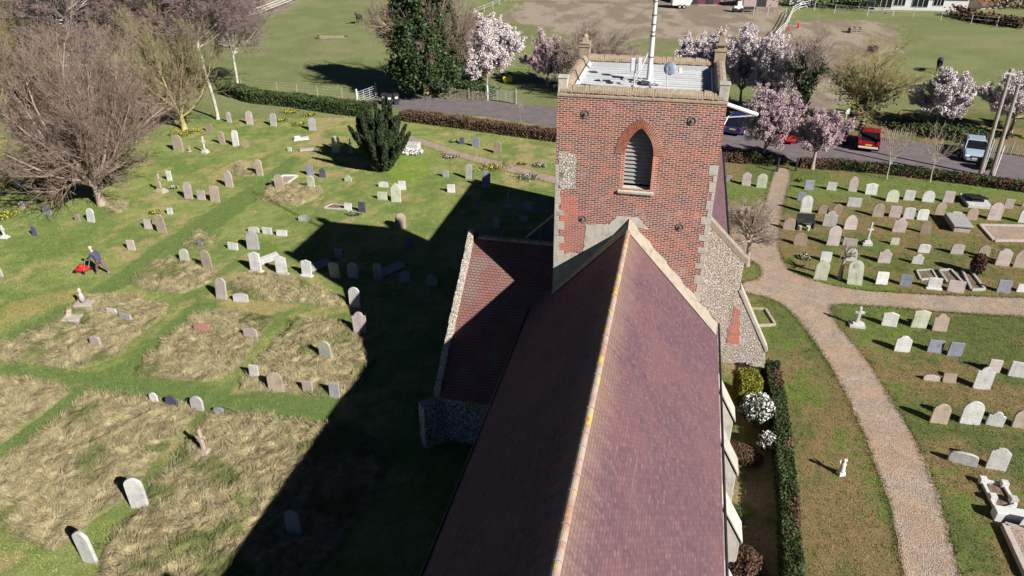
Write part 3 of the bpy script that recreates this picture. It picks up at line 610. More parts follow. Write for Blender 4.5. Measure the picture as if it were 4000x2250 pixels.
mb = MB().ext([(5.16, .88), (5.24, .98), (3.6, 4.12), (3.5, 3.98)], 28.78, 29.39); cp('weathering', mb, MAT['limestone'], bt)
cp('brick_repair', blob([(3.35, 1.15), (3.95, 1.1), (3.72, 2.9), (3.42, 3.2)], 28.812, .012, .03, .12), MAT['brick_new'])
mb = MB().tube((RC+H2+.08, 29.3, E2-.08), (RC+H2+.08, 40.9, E2-.08), .055, n=8); cp('gutter', mb, MAT['dark'])
# north transept
TZR, TNR, TZE, TNE, TRL = 6.8, 26.1, 2.6, 20.6, -8.0
def cross_slab(mb, n1, z1, n0, z0, r0, r1, th=.1):
    N_ = 16; vs = []; 
    for j in range(N_+1):
        for k in range(9):
            t = k/8; rr = r0+(r1-r0)*j/N_; wv = .03*math.sin(rr*1.7+t*4)*math.sin(t*3.14); vs.append((rr, n1+(n0-n1)*t, z1+(z0-z1)*t+wv))
    mb.add(vs, [(j*9+k, j*9+k+1, (j+1)*9+k+1, (j+1)*9+k) for j in range(N_) for k in range(8)])
    mb.add([(r0, n0, z0), (r1, n0, z0), (r1, n0, z0-th), (r0, n0, z0-th), (r0, n1, z1-th), (r1, n1, z1-th)], [(0, 1, 2, 3), (3, 2, 5, 4)])
mb = MB(); cross_slab(mb, TNR, TZR, TNE-.1, TZE-.06, TRL+.1, -4.03); tr_ = cp('transept_roof', mb, MAT['tile2'])
mb = MB(); cross_slab(mb, TNR, TZR, 31.6, TZE-.06, TRL+.1, -4.03); cp('transept_roof', mb, MAT['tile2'])
mb = MB(); x = TRL+.3
while x < -4.2: mb.loft([[(xx, TNR+.14*math.cos(a), TZR-.04+.12*math.sin(a)) for a in [math.pi*k/6 for k in range(7)]] for xx in (x, x+.42)]); x += .45
cp('ridge_tile', mb, MAT['ridge'], tr_)
tg = [(TNE+.15, -.1), (31.4, -.1), (31.4, TZE+.1), (TNR, TZR+.14), (TNE+.15, TZE+.2)]
cp('transept_wall', MB().ext(tg, TRL-.08, TRL+.14, 'x').box((-6.35, TNE+.45, 1.2), (3.3, .5, 2.5)), MAT['flint_side'], None, .02)
mb = MB()
for s0, s1 in (((TNR+.02, TZR+.36), (TNE-.1, TZE+.12)), ((TNR-.02, TZR+.36), (31.6, TZE+.12))):
    n_ = 15
    for j in range(n_):
        a = Vector(s0).lerp(Vector(s1), (j+.03)/n_); b = Vector(s0).lerp(Vector(s1), (j+.97)/n_); o_ = rnd.uniform(-.02, .02)
        mb.ext([(a.x, a.y+o_), (b.x, b.y+o_), (b.x, b.y-.24), (a.x, a.y-.24)], TRL-.12+o_, TRL+.14+o_, 'x')
cp('transept_coping', mb, MAT['flint'], tr_, .02)
mb = MB().box((TRL-.25, TNE+.05, 1.0), (.55, 1.1, 2.2), rz=R(-45), top=.9); cp('buttress', mb, MAT['flint_side'])

# things fixed on the tower roof
ZR = TZ-.05
def tw(r, n, z): return chw(r, n, z)
fp = empty('flagpole', tw(-1.14, 26.2, ZR), -CA, 'tall white banded pole rising from the lead roof of the tower', 'pole')
mk('pole', MB().tube((0, 0, 0), (.0, .0, 1.6), .10, .085, 12).tube((0, 0, 1.6), (0, 0, 8.5), .075, .05, 12), MAT['white'], parent=fp, smooth=False)
mb = MB()
for z in (.9, 1.62, 1.75, 2.0, 2.3, 2.75, 3.3): mb.tube((0, 0, z), (0, 0, z+.04), .105 if z < 1.7 else .092, n=12)
mk('clamp', mb, MAT['iron'], parent=fp)
mk('brace', MB().tube((-.5, -.1, 0), (-.02, 0, 1.3), .03).tube((.1, .5, 0), (.02, 0, 1.3), .03), MAT['white'], parent=fp)
mk('base_plate', MB().box((0, -.05, .06), (.5, .5, .12)), MAT['white'], parent=fp, bevel=.01)
gw = MB().tube(tw(-1.15, 26.2, ZR+2.75), tw(-3.4, 28.5, TZ+.5), .008, n=4); tag(mk('guy_wire', gw, MAT['metal']), 'thin stay wire from the white pole down to the tower parapet', 'wire')
an = empty('panel_antenna', tw(-1.62, 25.6, ZR), -CA+R(20), 'pair of grey panel aerials on a short post beside the white pole', 'antenna')
mk('post', MB().tube((0, 0, 0), (0, 0, .95), .03, n=8), MAT['metal'], parent=an)
for x in (-.13, .12): mk('panel', MB().box((x, -.1, .78), (.15, .08, .46)), MAT['metal'], parent=an, bevel=.02)
ds = empty('satellite_dish', tw(-.42, 25.4, ZR), -CA+R(15), 'round grey satellite dish on a thin stand on the lead roof', 'dish')
mk('stand', MB().path([(-.12, -.35, 0), (-.1, -.1, .35), (-.1, 0, .75)], .022), MAT['metal'], parent=ds)
t = MB().lathe([(.0, .06), (.12, .052), (.19, .03), (.22, 0), (.222, -.01), (.19, .015), (.12, .035), (.0, .045)], 24); rot = Vector((-.35, -.8, .35)).to_track_quat('Z', 'Y').to_matrix()
mb = MB(); mb.add([rot @ Vector(v)+Vector((0, 0, .72)) for v in t.v], t.f); mk('reflector', mb, plain('dish_blue_grey', (.22, .26, .34), .5), parent=ds, smooth=True)
mk('receiver', MB().tube((.06, 0, .6), (.34, 0, .62), .015).box((.36, 0, .66), (.1, .09, .16)), MAT['white'], parent=ds)
fl = empty('bracket_arm', tw(TR, 24.0, 13.45), -CA, 'white boom sticking out sideways from the top corner of the tower', 'boom')  # plain white spar on the tower corner, carries no floodlight
mk('boom', MB().tube((0, 0, .1), (1.05, .3, -.28), .065, n=10), MAT['white'], parent=fl); mk('stay', MB().tube((0, 0, -.35), (1.0, .28, -.3), .018), MAT['metal'], parent=fl)
cb = MB().path([tw(-4.2, 25.0, 13.2), tw(-3.95, 25.2, 14.14), tw(-3.7, 25.4, 14.1), tw(-3.5, 25.4, ZR+.05), tw(-2.6, 25.3, ZR), tw(-1.75, 25.2, ZR)], .022, 5)
tag(mk('cable', cb, MAT['dark']), 'black cable looped over the left parapet onto the lead roof', 'cable')

# ------------------------------------------------------------------ trees
def tubes(A, B, r0, r1, n):
    A = np.array(A); B = np.array(B); d = B-A; d /= np.linalg.norm(d, axis=1, keepdims=True)+1e-9
    u = np.cross(d, np.where(np.abs(d[:, 2:]) < .9, [[0, 0, 1.]], [[1., 0, 0]])); u /= np.linalg.norm(u, axis=1, keepdims=True)+1e-9; v = np.cross(d, u)
    k = len(A); t = 2*np.pi*np.arange(n)/n; cs = np.cos(t)[None, :, None]; sn = np.sin(t)[None, :, None]; ring = u[:, None]*cs+v[:, None]*sn
    V = np.concatenate([A[:, None]+ring*np.array(r0)[:, None, None], B[:, None]+ring*np.array(r1)[:, None, None]], 1).reshape(-1, 3)
    i = np.arange(n); F = np.stack([i, (i+1) % n, (i+1) % n+n, i+n], -1)[None]+(np.arange(k)*2*n)[:, None, None]
    return V, F.reshape(-1, 4)
def quads(C, size, up=None, jit=.4):
    n = len(C); a = nr.normal(0, 1, (n, 3)); 
    if up is not None: a = a*.35+np.array(up)
    a /= np.linalg.norm(a, axis=1, keepdims=True); b = np.cross(a, nr.normal(0, 1, (n, 3))); b /= np.linalg.norm(b, axis=1, keepdims=True)
    s = size*nr.uniform(1-jit, 1+jit, (n, 1))/2; a2 = a*s*1.25; b2 = b*s*.85
    return np.stack([C-a2-b2, C+a2-b2, C+a2+b2, C-a2+b2], 1).reshape(-1, 3), np.arange(4*n).reshape(n, 4)
def rotv(d, ang, rg):
    o = d.orthogonal().normalized(); o.rotate(Matrix.Rotation(rg.uniform(0, 6.283), 3, d)); return (d*math.cos(ang)+o*math.sin(ang)).normalized()
def grow(segs, p, d, L, r, lev, mx, kids, ratio, ang, trop, wig, nseg, rg, minr):
    n = nseg[min(lev, len(nseg)-1)]; r1 = r
    for i_ in range(n):
        d = (d+Vector((rg.gauss(0, wig), rg.gauss(0, wig), rg.gauss(0, wig)+trop))).normalized(); q = p+d*(L/n); r0 = r1; r1 = max(minr, r*(1-.75*(i_+1)/n)) 
        segs.append((tuple(p), tuple(q), r0, r1, lev)); p = q
        if lev < mx and (lev > 0 or i_ >= 0):
            k = kids[min(lev, len(kids)-1)]; k = int(k)+(rg.random() < k-int(k))
            for _ in range(k): grow(segs, p, rotv(d, rg.uniform(ang*.6, ang*1.25), rg), L*ratio*rg.uniform(.7, 1.15)*(1-.35*i_/n), max(minr, r1*.6), lev+1, mx, kids, ratio, ang, trop, wig, nseg, rg, minr)
def bare_tree(name, base, H, label, seed, trunk_h=1.2, trunk_r=.22, limbs=10, spread=(15, 65), length=.7, mats=('bark', 'twig'), mx=3, kids=(2, 2, 1.6), ratio=.5, ang=.6, trop=.05, wig=.10, nseg=(5, 4, 3, 2), minr=.006, lean=(0, 0), group=None, blossom=None, bl_n=4, bl_size=.09, ivy=0, cat='tree', squash=1.0, tw_r=1.0, bl_spread=.12, W=None):
    rg = random.Random(seed); root = empty(name, base, 0, label, cat, group); tr = []; segs = []
    p = Vector((0, 0, -.05)); d = Vector((lean[0], lean[1], 1)).normalized(); n = max(2, int(trunk_h/.5)); r = trunk_r
    pts = []
    for i_ in range(n):
        d = (d+Vector((rg.gauss(0, .05), rg.gauss(0, .05), 0))).normalized(); q = p+d*(trunk_h/n); r2 = trunk_r*(1-.35*(i_+1)/n); tr.append((tuple(p), tuple(q), r*(1.35 if i_ == 0 else 1), r2, 0)); p = q; r = r2; pts.append(p.copy())
    for k in range(limbs):
        t = k/max(1, limbs-1); an = R(spread[0]+(spread[1]-spread[0])*(rg.random()**.8)); az = k*2.4+rg.uniform(-.5, .5)
        st = pts[max(0, len(pts)-1-int(rg.random()*len(pts)*.5))]
        dd = Vector((math.sin(an)*math.cos(az)+lean[0], math.sin(an)*math.sin(az)+lean[1], math.cos(an)*squash)).normalized()
        LL = (H-trunk_h)*length*rg.uniform(.75, 1.1)*(1-.15*abs(an))
        grow(segs, st, dd, LL, trunk_r*rg.uniform(.32, .55), 0, mx, kids, ratio, ang, trop, wig, nseg, rg, minr)
    q = np.array([s[1] for s in segs]); kz = H/np.percentile(q[:, 2], 98.5); kx = 1.0
    if W: kx = (W/2)/np.percentile(np.hypot(q[:, 0], q[:, 1]), 97)
    fx = lambda p: (p[0]*kx, p[1]*kx, p[2]*kz)
    tr = [(fx(a), fx(b), c, d, e) for a, b, c, d, e in tr]; segs = [(fx(a), fx(b), c, d, e) for a, b, c, d, e in segs]
    big = tr+[s for s in segs if s[4] == 0]; small = [s for s in segs if s[4] > 0]
    V, F = tubes([s[0] for s in big], [s[1] for s in big], [s[2] for s in big], [s[3] for s in big], 6); mknp('trunk', V, F, MAT[mats[0]], parent=root)
    V, F = tubes([s[0] for s in small], [s[1] for s in small], [s[2]*tw_r for s in small], [s[3]*tw_r for s in small], 3); mknp('crown', V, F, MAT[mats[1]], parent=root)
    if blossom:
        bl_n = int(bl_n); sm_ = [s for s in small if s[4] >= mx-1]; A_ = np.repeat(np.array([s[0] for s in sm_]), bl_n, 0); B_ = np.repeat(np.array([s[1] for s in sm_]), bl_n, 0); bl_size = bl_size*.72; bl_spread = max(.06, bl_spread); C = A_+(B_-A_)*nr.uniform(0, 1.1, (len(A_), 1))+nr.normal(0, bl_spread, (len(A_), 3)); V, F = quads(C, bl_size); mknp('blossom', V, F, MAT[blossom], parent=root)
    if ivy:
        pt = np.array([s[1] for s in tr]+[s[0] for s in big if s[0][2] < H*.75]); k = nr.choice(len(pt), ivy); C = pt[k]+nr.normal(0, .2, (ivy, 3)); C[:, 2] = np.abs(C[:, 2]-nr.uniform(0, .7, ivy)); V, F = quads(C, .13); mknp('ivy', V, F, MAT['ivy'], parent=root)
    return root, small
def crown_leaves(root, name, pts, rad, n, size, mat, up=None):
    pt = np.array(pts); k = nr.integers(0, len(pt), n); C = pt[k]+nr.normal(0, rad, (n, 3)); V, F = quads(C, size, up); return mknp(name, V, F, MAT[mat], parent=root)
bare_tree('bare_tree', at(258, 515), 12.2, 'large fan-shaped bare grey-brown tree nearest the mower, left side', 11, 1.3, .30, 30, (8, 74), .78, mx=4, kids=(2, 2, 1.7, 1.2), ratio=.48, trop=.045, nseg=(6, 4, 3, 2, 2), minr=.007, tw_r=1.1, lean=(-.08, 0), W=13.5)
bare_tree('lichened_tree', at(465, 325), 10.5, 'bare tree with olive-yellow lichened boughs above daffodils', 12, 1.5, .26, 24, (8, 70), .78, mats=('olive', 'olive_grey'), mx=4, kids=(2, 2, 1.6, 1), ratio=.47, minr=.007, nseg=(6, 4, 3, 2, 2), tw_r=1.1, trop=.06, W=10.5)
BT = dict(trunk_h=9, trunk_r=.16, limbs=34, spread=(15, 70), length=.6, mats=('birch', 'twig_purple'), mx=4, kids=(2, 2, 1.8, 1.2), ratio=.55, trop=.03, minr=.007, nseg=(4, 3, 3, 2, 2), W=9.5)
bare_tree('birch_tree', at(228, 330), 14, 'tall white-stemmed birch behind the large bare tree at left', 13, tw_r=1.8, **BT)
bare_tree('birch_tree', at(548, 300), 14.5, 'tall white-stemmed birch just right of the olive lichened tree', 14, tw_r=1.8, **dict(BT, W=12.5))
bare_tree('birch_tree', at(350, 262), 13.5, 'third birch, hazy purple twigs between the two white stems', 17, tw_r=1.8, **BT)
bare_tree('birch_tree', at(470, 235), 13.5, 'fourth birch whose purple twigs reach out over the far field', 41, tw_r=1.8, **dict(BT, W=12))
bare_tree('birch_tree', at(600, 232), 11.5, 'rightmost bare twiggy tree beyond the hedge end, against the field', 43, tw_r=1.8, **dict(BT, W=8.5, trunk_h=5))
bare_tree('birch_tree', at(165, 268), 12.5, 'birch farther left with dark purple twigs against the field', 18, tw_r=1.8, **BT)
bare_tree('willow_tree', at(20, 300), 12, 'yellow-green willowy tree at the far left edge', 15, 1.6, .25, 18, (10, 60), .75, mats=('olive', 'olive'), mx=4, kids=(2, 2, 2, 1), tw_r=1.2, W=12)
root, sm = bare_tree('ivy_clad_tree', at(1075, 240), 12.0, 'big tree thick with dark ivy at the paddock gate', 16, 3.5, .42, 24, (8, 80), .7, mx=4, kids=(2, 2, 1.6, 1), ratio=.5, minr=.008, tw_r=1.2, W=11.5, mats=('olive', 'twig'))
pt = []
for k in range(150):
    z = rnd.uniform(1.6, 12.8); rr = (4.5-abs(z-5.0)*.42)*rnd.random()**.45; a = rnd.uniform(0, 6.28); pt.append((rr*math.cos(a), rr*math.sin(a), z))
crown_leaves(root, 'ivy', pt, .42, 40000, .17, 'ivy')
bare_tree('hazel_tree', at(1150, 235), 9.5, 'bare tan-twigged tree between the ivy tree and white blossom', 19, 1.0, .18, 20, (8, 55), .8, mx=4, kids=(2, 2, 1.5, 1), tw_r=1.2, mats=('bark', 'bark'), W=7)
BL = dict(trunk_h=1.2, trunk_r=.16, limbs=14, length=.72, mx=4, kids=(2, 2, 1.6, 1.2), ratio=.5, nseg=(5, 4, 3, 2, 2), mats=('bark', 'twig_purple'), trop=.13, bl_spread=.035)
def blossom(px, py, H, lab, seed, mat, n=5, size=.10, **k):
    d = dict(BL); d.update(k); return bare_tree('blossom_tree', at(px, py), H, lab, seed, blossom=mat, bl_n=n, bl_size=size, group='blossoming cherry trees', **d)
blossom(1225, 225, 7.2, 'white-pink blossoming tree left of tower, beside the ivy tree', 21, 'blos_w', 2, .10, spread=(5, 75), limbs=17, W=7.6)
blossom(1375, 215, 5.2, 'low purple-pink blossoming bush hard left of the tower top', 22, 'blos_d', 2, .08, spread=(10, 80), limbs=14, W=5.6)
bare_tree('thorn_bush', at(1490, 236), 6.6, 'brown bare thorn thicket showing above the left half of the parapet', 23, .8, .15, 34, (10, 82), .85, ('bark', 'bark'), 4, (2, 2, 1.5, 1), tw_r=1.9, cat='bush', W=10)
blossom(1750, 225, 5.6, 'white blossoming tree peeping above right end of the parapet', 24, 'blos_w', 2, .09, spread=(10, 70), W=5.5)
blossom(1862, 262, 7.0, 'tall pink-white blossoming tree immediately right of the tower', 25, 'blos_w', 2, .09, spread=(5, 65), limbs=14, W=6.5)
blossom(1950, 290, 6.8, 'second tall pink-white blossoming tree, left of the slim ivy tree', 26, 'blos_w', 2, .09, spread=(5, 65), limbs=14, W=6.0)
blossom(1918, 408, 5.6, 'purple-pink blossoming tree beside the church gate posts, left side', 27, 'blos_d', 2, .07, spread=(5, 60), limbs=14, trunk_h=1.6, W=4.3)
blossom(2042, 425, 4.3, 'small purple-pink blossoming tree just right of gate posts', 28, 'blos_d', 2, .06, spread=(5, 65), limbs=14, W=3.8)
blossom(2352, 322, 4.9, 'blossoming tree casting shadow over the paling fence, pale below', 29, 'blos_w', 2, .085, spread=(5, 80), limbs=14, W=5.4)
blossom(2540, 335, 5.2, 'white blossoming tree at the right edge behind the poles', 30, 'blos_w', 2, .085, spread=(5, 80), limbs=14, W=7.2)
bare_tree('ivy_clad_tree', at(2010, 328), 8.8, 'slim bare-topped tree with ivy-covered stem near the gate', 31, 4.6, .26, 16, (5, 42), .85, mx=4, kids=(1.6, 1.6, 1.5, 1), tw_r=1.1, ivy=9000, W=5, mats=('bark', 'bark'))
r_, s_ = bare_tree('lichened_tree', at(2165, 328), 7.8, 'olive-twigged spreading tree with a rook nest behind the red car', 32, 2.5, .26, 24, (8, 78), .75, ('bark', 'olive'), 4, (2, 2, 1.5, 1), tw_r=.85, ivy=2500, W=10.6, nseg=(5, 4, 3, 2, 2))
nb = MB()
for _ in range(160):
    a = rnd.uniform(0, 6.28); q = Vector((math.cos(a)*rnd.uniform(.1, .42), math.sin(a)*rnd.uniform(.1, .42), rnd.uniform(-.2, .2))); dd = Vector((-q.y, q.x, rnd.uniform(-.3, .3))).normalized()*.3; nb.tube(q-dd, q+dd, .014, n=3)
tag(mk('rook_nest', nb, MAT['iron'], at(2165, 328)+Vector((-.55, .2, 7.1))), 'dark round nest of sticks atop the olive-twigged tree', 'nest')
bare_tree('pollard_tree', at(1878, 668), 4.3, 'small bare pollard on the path beside the flint gable', 33, 2.0, .15, 18, (10, 80), .8, ('bark', 'bark'), 3, (2, 1.8, 1.6), tw_r=1.0, minr=.007, W=3.8)
bare_tree('pollard_tree', at(2112, 702), 2.3, 'stubby knuckled pollard among the front headstones right of path', 34, 1.3, .12, 7, (35, 80), .6, ('bark', 'bark'), 2, (1.5, 1.2), minr=.012)
bare_tree('young_tree', at(2230, 450), 4.0, 'thin pale sapling by the low roadside hedge, left one', 35, 1.2, .04, 6, (8, 35), .8, ('birch', 'bark'), 2, (1.5, 1), minr=.008, group='saplings by the roadside hedge')
bare_tree('young_tree', at(2340, 457), 4.2, 'thin pale sapling by the low roadside hedge, nearer the poles', 36, 1.2, .04, 8, (8, 45), .8, ('birch', 'bark'), 2, (1.5, 1), minr=.008, group='saplings by the roadside hedge')
bare_tree('young_tree', at(1310, 330), 3.6, 'thin bare sapling beside the brown hedge left of tower', 37, 1.5, .03, 5, (8, 30), .7, ('bark', 'bark'), 2, (1, 1), minr=.006)
# irish yew: upright plumes
root = empty('yew_tree', at(965, 428), 0, 'dark upright fluted yew casting a black shadow on the lawn', 'tree')
pl = []; core = MB(); core.tube((0, 0, 0), (0, 0, 1.2), .25, .2)
mk('trunk', core, MAT['bark'], parent=root)
C = []; inner_ = MB()
for k in range(44):
    t = (k+.5)/44; a = k*2.4+rnd.uniform(-.3, .3); rr = 2.0*math.sqrt(t)*rnd.uniform(.7, 1.2); top = 5.3-1.3*t+rnd.uniform(-1.6, .4); ln = top-.2
    b0 = Vector((math.cos(a)*rr*.3, math.sin(a)*rr*.3, .1+.5*t*rnd.random())); b1 = Vector((math.cos(a)*rr*1.18, math.sin(a)*rr*1.18, top)); n_ = 700
    ts = nr.uniform(0, 1, n_)**.85; ax_ = np.array(b0)[None]*(1-ts[:, None])+np.array(b1)[None]*ts[:, None]; rad = rnd.uniform(.17, .27)*np.sqrt(np.clip(1-np.abs(ts*1.7-.75)**2.2, .03, 1)); an_ = nr.uniform(0, 6.28, n_)
    C.append(ax_+np.c_[np.cos(an_)*rad, np.sin(an_)*rad, nr.normal(0, .05, n_)])
    for q in range(5): t0, t1 = q/5, (q+1)/5; inner_.tube(b0.lerp(b1, t0), b0.lerp(b1, t1), .11 if q else .05, .11 if q < 4 else .02, 6)  # solid cores added inside the plumes to block light through the needles
C = np.concatenate(C); V, F = quads(C, .10, (0, 0, 1)); V2 = np.array(inner_.v); F2 = [f for f in inner_.f if len(f) == 4]
mknp('crown', np.r_[V, V2], np.r_[F, np.array(F2)+len(V)], MAT['yew'], parent=root)

# hedges
def hedge(name, line, wd, h, label, mat, dens=500, size=.09, mat2=None, cat='hedge', rough=.12, thr=.5):
    root = empty(name, line[0].to_3d() if len(line[0]) == 2 else line[0], 0, label, cat); o = Vector((root.location.x, root.location.y, 0)); core = MB(); C = []
    for a, b in zip(line, line[1:]):
        a = Vector((a[0], a[1], 0))-o; b = Vector((b[0], b[1], 0))-o; d = b-a; L_ = d.length; d.normalize(); u_ = Vector((-d.y, d.x, 0))
        core.box(((a+b)/2+Vector((0, 0, h*.44))), (L_, wd*.78, h*.86), rz=math.atan2(d.y, d.x))
        n_ = int(L_*dens*(wd+2*h)/2); s = nr.uniform(0, L_, n_); k = nr.uniform(0, wd+2*h, n_)
        hx = h*(1+.18*(fbm(s*.8+a.x, s*0+a.y, 5)-.5)*2*rough/.12)
        off_ = np.where(k < h, -wd/2, np.where(k < h+wd, k-h-wd/2, wd/2)); zz = np.where(k < h, k, np.where(k < h+wd, hx, wd+2*h-k)); 
        off_ = off_+nr.normal(0, rough*.5, n_); zz = np.abs(zz+nr.normal(0, rough*.5, n_))
        C.append(np.array(a)[None]+np.outer(s, np.array(d))+np.outer(off_, np.array(u_))+np.c_[s*0, s*0, zz])
    C = np.concatenate(C); mk('stems', core, MAT['hedge_brown'] if mat2 else MAT['hedge'], parent=root)  # the stems object is solid boxes added as the hedge's dark inside
    if mat2:
        k = fbm(C[:, 0]*1.1, C[:, 1]*.9+C[:, 2], 88)+nr.normal(0, .02, len(C)) > thr; V, F = quads(C[k], size); mknp('foliage', V, F, MAT[mat2], parent=root); C = C[~k]
    V, F = quads(C, size); mknp('foliage', V, F, MAT[mat], parent=root); return root
h2 = lambda *p: [at(*q) for q in p]
hedge('boundary_hedge', h2((560, 232), (640, 256), (740, 266), (850, 283), (945, 293)), 1.3, 1.15, 'dark green clipped hedge running along the back of the left lawn', 'hedge', 420, .1)
hedge('boundary_hedge', h2((1010, 300), (1150, 318), (1290, 338), (1420, 356)), 1.1, .85, 'brown leafless hedge between the grey road and the sandy footpath', 'hedge_brown', 500, .08)
hedge('boundary_hedge', h2((1800, 402), (1900, 410), (1945, 415)), .9, .8, 'short scrubby hedge in shadow right of the tower', 'hedge', 400, .08, 'hedge_brown')
hedge('boundary_hedge', h2((2010, 418), (2120, 424), (2260, 438), (2420, 458), (2600, 482)), .9, .6, 'low scrappy brown-green hedge between parked cars and right-hand headstones', 'hedge', 420, .08, 'hedge_brown')
hedge('clipped_hedge', [chw(5.42, 28.2), chw(5.45, 24), chw(5.35, 20), chw(5.12, 16), chw(4.9, 11)], .52, .95, 'clipped green-brown hedge alongside the church, dark on its church side', 'hedge', 1700, .05, 'hedge_brown', rough=.06, thr=.63)
def far_hedge(line, h, wd, label, mat, name='hedgerow', n=110, leaf=.28):
    root = empty(name, line[0], 0, label, 'hedge'); o = Vector(line[0]); C = []; tb = MB()
    for a, b in zip(line, line[1:]):
        L_ = (b-a).length; k_ = int(L_*n); s = nr.uniform(0, 1, k_); p = np.array(a-o)[None]+np.outer(s, np.array(b-a)); hh = h*(.6+.6*vn(s*L_*.35, s*0+a.x, 3))
        C.append(p+np.c_[nr.normal(0, wd/2, k_), nr.normal(0, wd/2, k_), hh*nr.uniform(0, 1, k_)**.7])
        for q in range(int(L_/3)): c_ = (a-o).lerp(b-o, rnd.random()); mk('trunk', MB().tube(c_, c_+Vector((rnd.uniform(-.4, .4), 0, h*.6)), .12, .05), MAT['bark'], parent=root)
    V, F = quads(np.concatenate(C), leaf); mknp('foliage', V, F, MAT[mat], parent=root); return root
far_hedge(h2((1885, 8), (1990, 14), (2110, 20), (2195, 26)), 4.5, 3.0, 'tall dark evergreen hedgerow at the top beside the white bungalow', 'hedge')
far_hedge(h2((2400, 40), (2470, 56), (2590, 72)), 1.5, 1.6, 'purple-brown scrub hedge below the bungalow at top right', 'hedge_brown')
far_hedge(h2((2500, 22), (2540, 18), (2640, 22)), 2.6, 2.5, 'tangled brown shrubbery in the top right corner', 'twig')
far_hedge(h2((1130, 232), (1190, 240), (1230, 246)), 1.4, 1.2, 'rough green undergrowth by the road at the foot of the white blossom', 'hedge', leaf=.14, n=500)
far_hedge(h2((2260, 322), (2380, 345), (2470, 352)), .9, 1.4, 'low bramble undergrowth beneath the pale blossom, right', 'hedge', leaf=.12, n=500)
far_hedge(h2((-30, 262), (60, 250)), 3.2, 2, 'dark evergreen bush in the shade at the left edge', 'ivy', name='evergreen_bush', leaf=.16, n=1200)

# ------------------------------------------------------------------ headstones and graves
REG = dict(A=(0, 0), B=(1000, 0), C=(2000, 0), D=(3000, 0), E=(0, 600), F=(1000, 600), G=(2000, 600), H=(3000, 600), I=(0, 1200), J=(1000, 1200), L=(3000, 1200), M=(0, 1650), N=(1000, 1650), P=(3000, 1650))
def zp(g_, x, y, z=0): o = REG[g_]; return atp(o[0]+x/2.415, o[1]+y/2.415, z)
def outline(sh, w_, h):
    a = w_/2; n = 10; P_ = [(-a, -.15), (a, -.15)]
    if sh == 'r': r = a; k = min(r, h*.45); P_ += [(a*math.cos(math.pi*j/n), h-k+k*math.sin(math.pi*j/n)) for j in range(n+1)]
    elif sh == 'c': k = .16*w_; P_ += [(a*math.cos(math.pi*j/n), h-k+k*math.sin(math.pi*j/n)) for j in range(n+1)]
    elif sh == 's': P_ += [(a, h-.02), (a-.02, h), (-a+.02, h), (-a, h-.02)]
    elif sh == 'p': P_ += [(a, h-.62*w_), (a*.86, h-.4*w_), (a*.5, h-.15*w_), (0, h), (-a*.5, h-.15*w_), (-a*.86, h-.4*w_), (-a, h-.62*w_)]
    elif sh == 'g': P_ += [(a, h-.26*w_), (a*1.06, h-.24*w_), (a*1.06, h-.17*w_), (0, h), (-a*1.06, h-.17*w_), (-a*1.06, h-.24*w_), (-a, h-.26*w_)]
    elif sh == 'o': P_ += [(a, h-.32*w_), (a*.92, h-.24*w_), (a*.72, h-.2*w_), (a*.6, h-.12*w_), (a*.4, h-.04*w_), (0, h), (-a*.4, h-.04*w_), (-a*.6, h-.12*w_), (-a*.72, h-.2*w_), (-a*.92, h-.24*w_), (-a, h-.32*w_)]
    elif sh == 'm': P_ += [(a, h-.3*w_), (a*.66, h-.28*w_)]+[(a*.62*math.cos(math.pi*j/8), h-.26*w_+.26*w_*math.sin(math.pi*j/8)) for j in range(9)]+[(-a*.66, h-.28*w_), (-a, h-.3*w_)]
    return P_
SHN = dict(r='round-topped', c='curved-top', s='square', p='pointed', g='gabled', o='ogee-topped', m='shouldered')
ORD = ['first', 'second', 'third', 'fourth', 'fifth', 'sixth', 'seventh', 'eighth', 'ninth', 'tenth']
